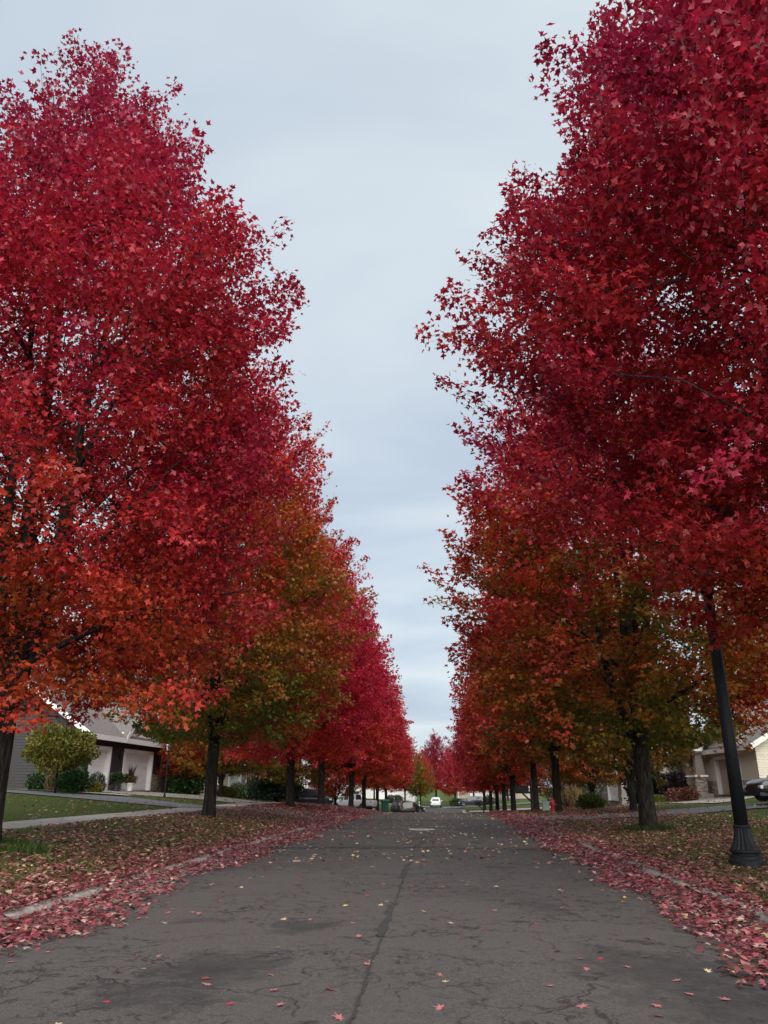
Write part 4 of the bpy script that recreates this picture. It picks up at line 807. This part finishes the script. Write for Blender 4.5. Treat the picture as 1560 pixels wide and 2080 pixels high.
LVAR = leaf_variants(); kinds = [('pink', (.34, .12, .12), 'pale pinkish red fallen leaf lying on the near asphalt', .32), ('red', (.27, .03, .045), 'deep red fallen leaf lying on the near asphalt', .24), ('tan', (.45, .33, .23), 'dry tan fallen leaf lying on the near asphalt', .27), ('brown', (.10, .055, .045), 'dark brown fallen leaf lying on the near asphalt', .12), ('yellow', (.45, .35, .11), 'yellow fallen leaf lying on the near asphalt', .05)]
LMESH = {}
for nm, c_, lb, p in kinds:
    mt = plain('road_leaf', c_, .6, .25, 25)
    for k, (v, f) in enumerate(LVAR):
        m = MB(); m.add(v, f); LMESH[nm, k] = m.mesh('fallen_leaf', mt)
gl = random.Random(17); spots = []
fixed = [(672, 2017, 'red', .12), (895, 2052, 'pink', .12), (98, 1932, 'pink', .11), (755, 1958, 'yellow', .08), (1033, 1918, 'yellow', .07), (690, 2075, 'pink', .13), (1222, 1951, 'red', .10), (1220, 1937, 'red', .10), (1190, 1972, 'pink', .1), (420, 2003, 'pink', .1), (465, 2044, 'red', .09), (215, 2036, 'red', .08), (1115, 2005, 'pink', .1), (1335, 2044, 'pink', .1), (1475, 2030, 'pink', .12), (1180, 2045, 'pink', .13), (1400, 1886, 'pink', .12), (730, 1904, 'pink', .11), (290, 1969, 'yellow', .08), (860, 1853, 'tan', .11), (335, 1872, 'tan', .11), (1437, 1971, 'tan', .09), (1500, 1955, 'yellow', .08)]
T_, Yw, f_ = R(19.66), R(3.97), 1562.0
for px, py, nm, s_ in fixed:      # pixel -> point on the road surface
    x, y = (px - 780) / f_, (1040 - py) / f_; fw = math.cos(T_) - y * math.sin(T_); up = math.sin(T_) + y * math.cos(T_); k = 1.46 / -up; F_, L_ = fw * k, x * k
    spots.append((L_ * math.cos(Yw) - F_ * math.sin(Yw), F_ * math.cos(Yw) + L_ * math.sin(Yw), nm, s_))
while len(spots) < 235:
    u_ = 5.2 + 12.5 * gl.random() ** .75; v_ = gl.uniform(-4.6, 3.3)
    if gl.random() < .30: v_ = 3.0 - abs(gl.gauss(0, .7)) if gl.random() < .6 else -4.2 + abs(gl.gauss(0, .6))
    if abs(v_ - .1) > .48 * u_ + .5: continue
    r_ = gl.random(); acc = 0
    for nm, c_, lb, p in kinds:
        acc += p
        if r_ < acc: break
    spots.append((v_, u_, nm, gl.uniform(.07, .12)))
LB = {k[0]: k[2] for k in kinds}
for v_, u_, nm, s_ in spots:
    if not (VL + .1 < v_ < VR - .1): continue
    o = bpy.data.objects.new('fallen_leaf', LMESH[nm, gl.randrange(4)]); C.link(o); o.location = (v_, u_, RZ(v_, u_) + .004); o.rotation_euler = (gl.gauss(0, .12), gl.gauss(0, .12), gl.uniform(0, 6.28)); s_ *= .76; o.scale = (s_, s_, s_)
    tag(o, LB[nm], 'leaf', nm + ' leaves on the near road')
# ================================================================ grass
def grass(name, label, n, v0, v1, u0, u1, h, avoid=None):
    V = g.uniform(v0, v1, n); U = u0 + (u1 - u0) * g.uniform(0, 1, n) ** 1.5; k = ~on_walk(V)
    if avoid: k &= ~avoid(V, U)
    V, U = V[k], U[k]; n = len(V); P = np.stack([V, U, ground_z(V, U) - .005], 1); A = np.stack([g.normal(0, .45, n), g.normal(0, .45, n), np.ones(n)], 1); N = np.stack([g.normal(0, 1, n), g.normal(0, 1, n), .3 * np.ones(n)], 1)
    cl = np.array([(.06, .092, .02), (.09, .125, .03), (.13, .125, .045), (.045, .068, .018), (.075, .12, .022)]); c = cl[g.integers(0, 5, n)] * g.uniform(.7, 1.3, (n, 1))
    o = bpy.data.objects.new(name, leaf_mesh(name, M['grass'], P, A, N, h * g.uniform(.5, 1.4, n), BLADE, tint=c)); C.link(o); tag(o, label, 'grass', None, 'stuff')
dl = lambda V, U: (U > 33.2) & (U < 38.8); dr = lambda V, U: (U > 35.2) & (U < 41.2)
grass('grass', 'short grass showing through leaves on the sidewalk verge', 100000, -9.4, -5.1, 7, 40, .065, dl)
grass('grass', 'short grass round the street lamp and thick-trunked maple', 110000, 3.85, 12, 7, 40, .065, dr)
grass('grass', 'mown lawn grass before the grey house', 50000, -24, -11, 12, 60, .07, dl)
for v_, u_, lb in ((6.6, 27, 'ring of longer green grass round the thick maple trunk'), (-7.6, 14, 'longer grass round the foot of the crimson-topped maple')):
    n = 1500; an = g.uniform(0, 6.28, n); rr = .42 + np.abs(g.normal(0, .22, n)); V = v_ + rr * np.cos(an); U = u_ + rr * np.sin(an); P = np.stack([V, U, ground_z(V, U)], 1); A = np.stack([g.normal(0, .4, n), g.normal(0, .4, n), np.ones(n)], 1)
    o = bpy.data.objects.new('grass', leaf_mesh('grass', M['grass'], P, A, g.normal(0, 1, (n, 3)), .16 * g.uniform(.5, 1.4, n), BLADE, tint=np.array([(.035, .065, .014)]) * g.uniform(.6, 1.3, (n, 1)))); C.link(o); tag(o, lb, 'grass', None, 'stuff')
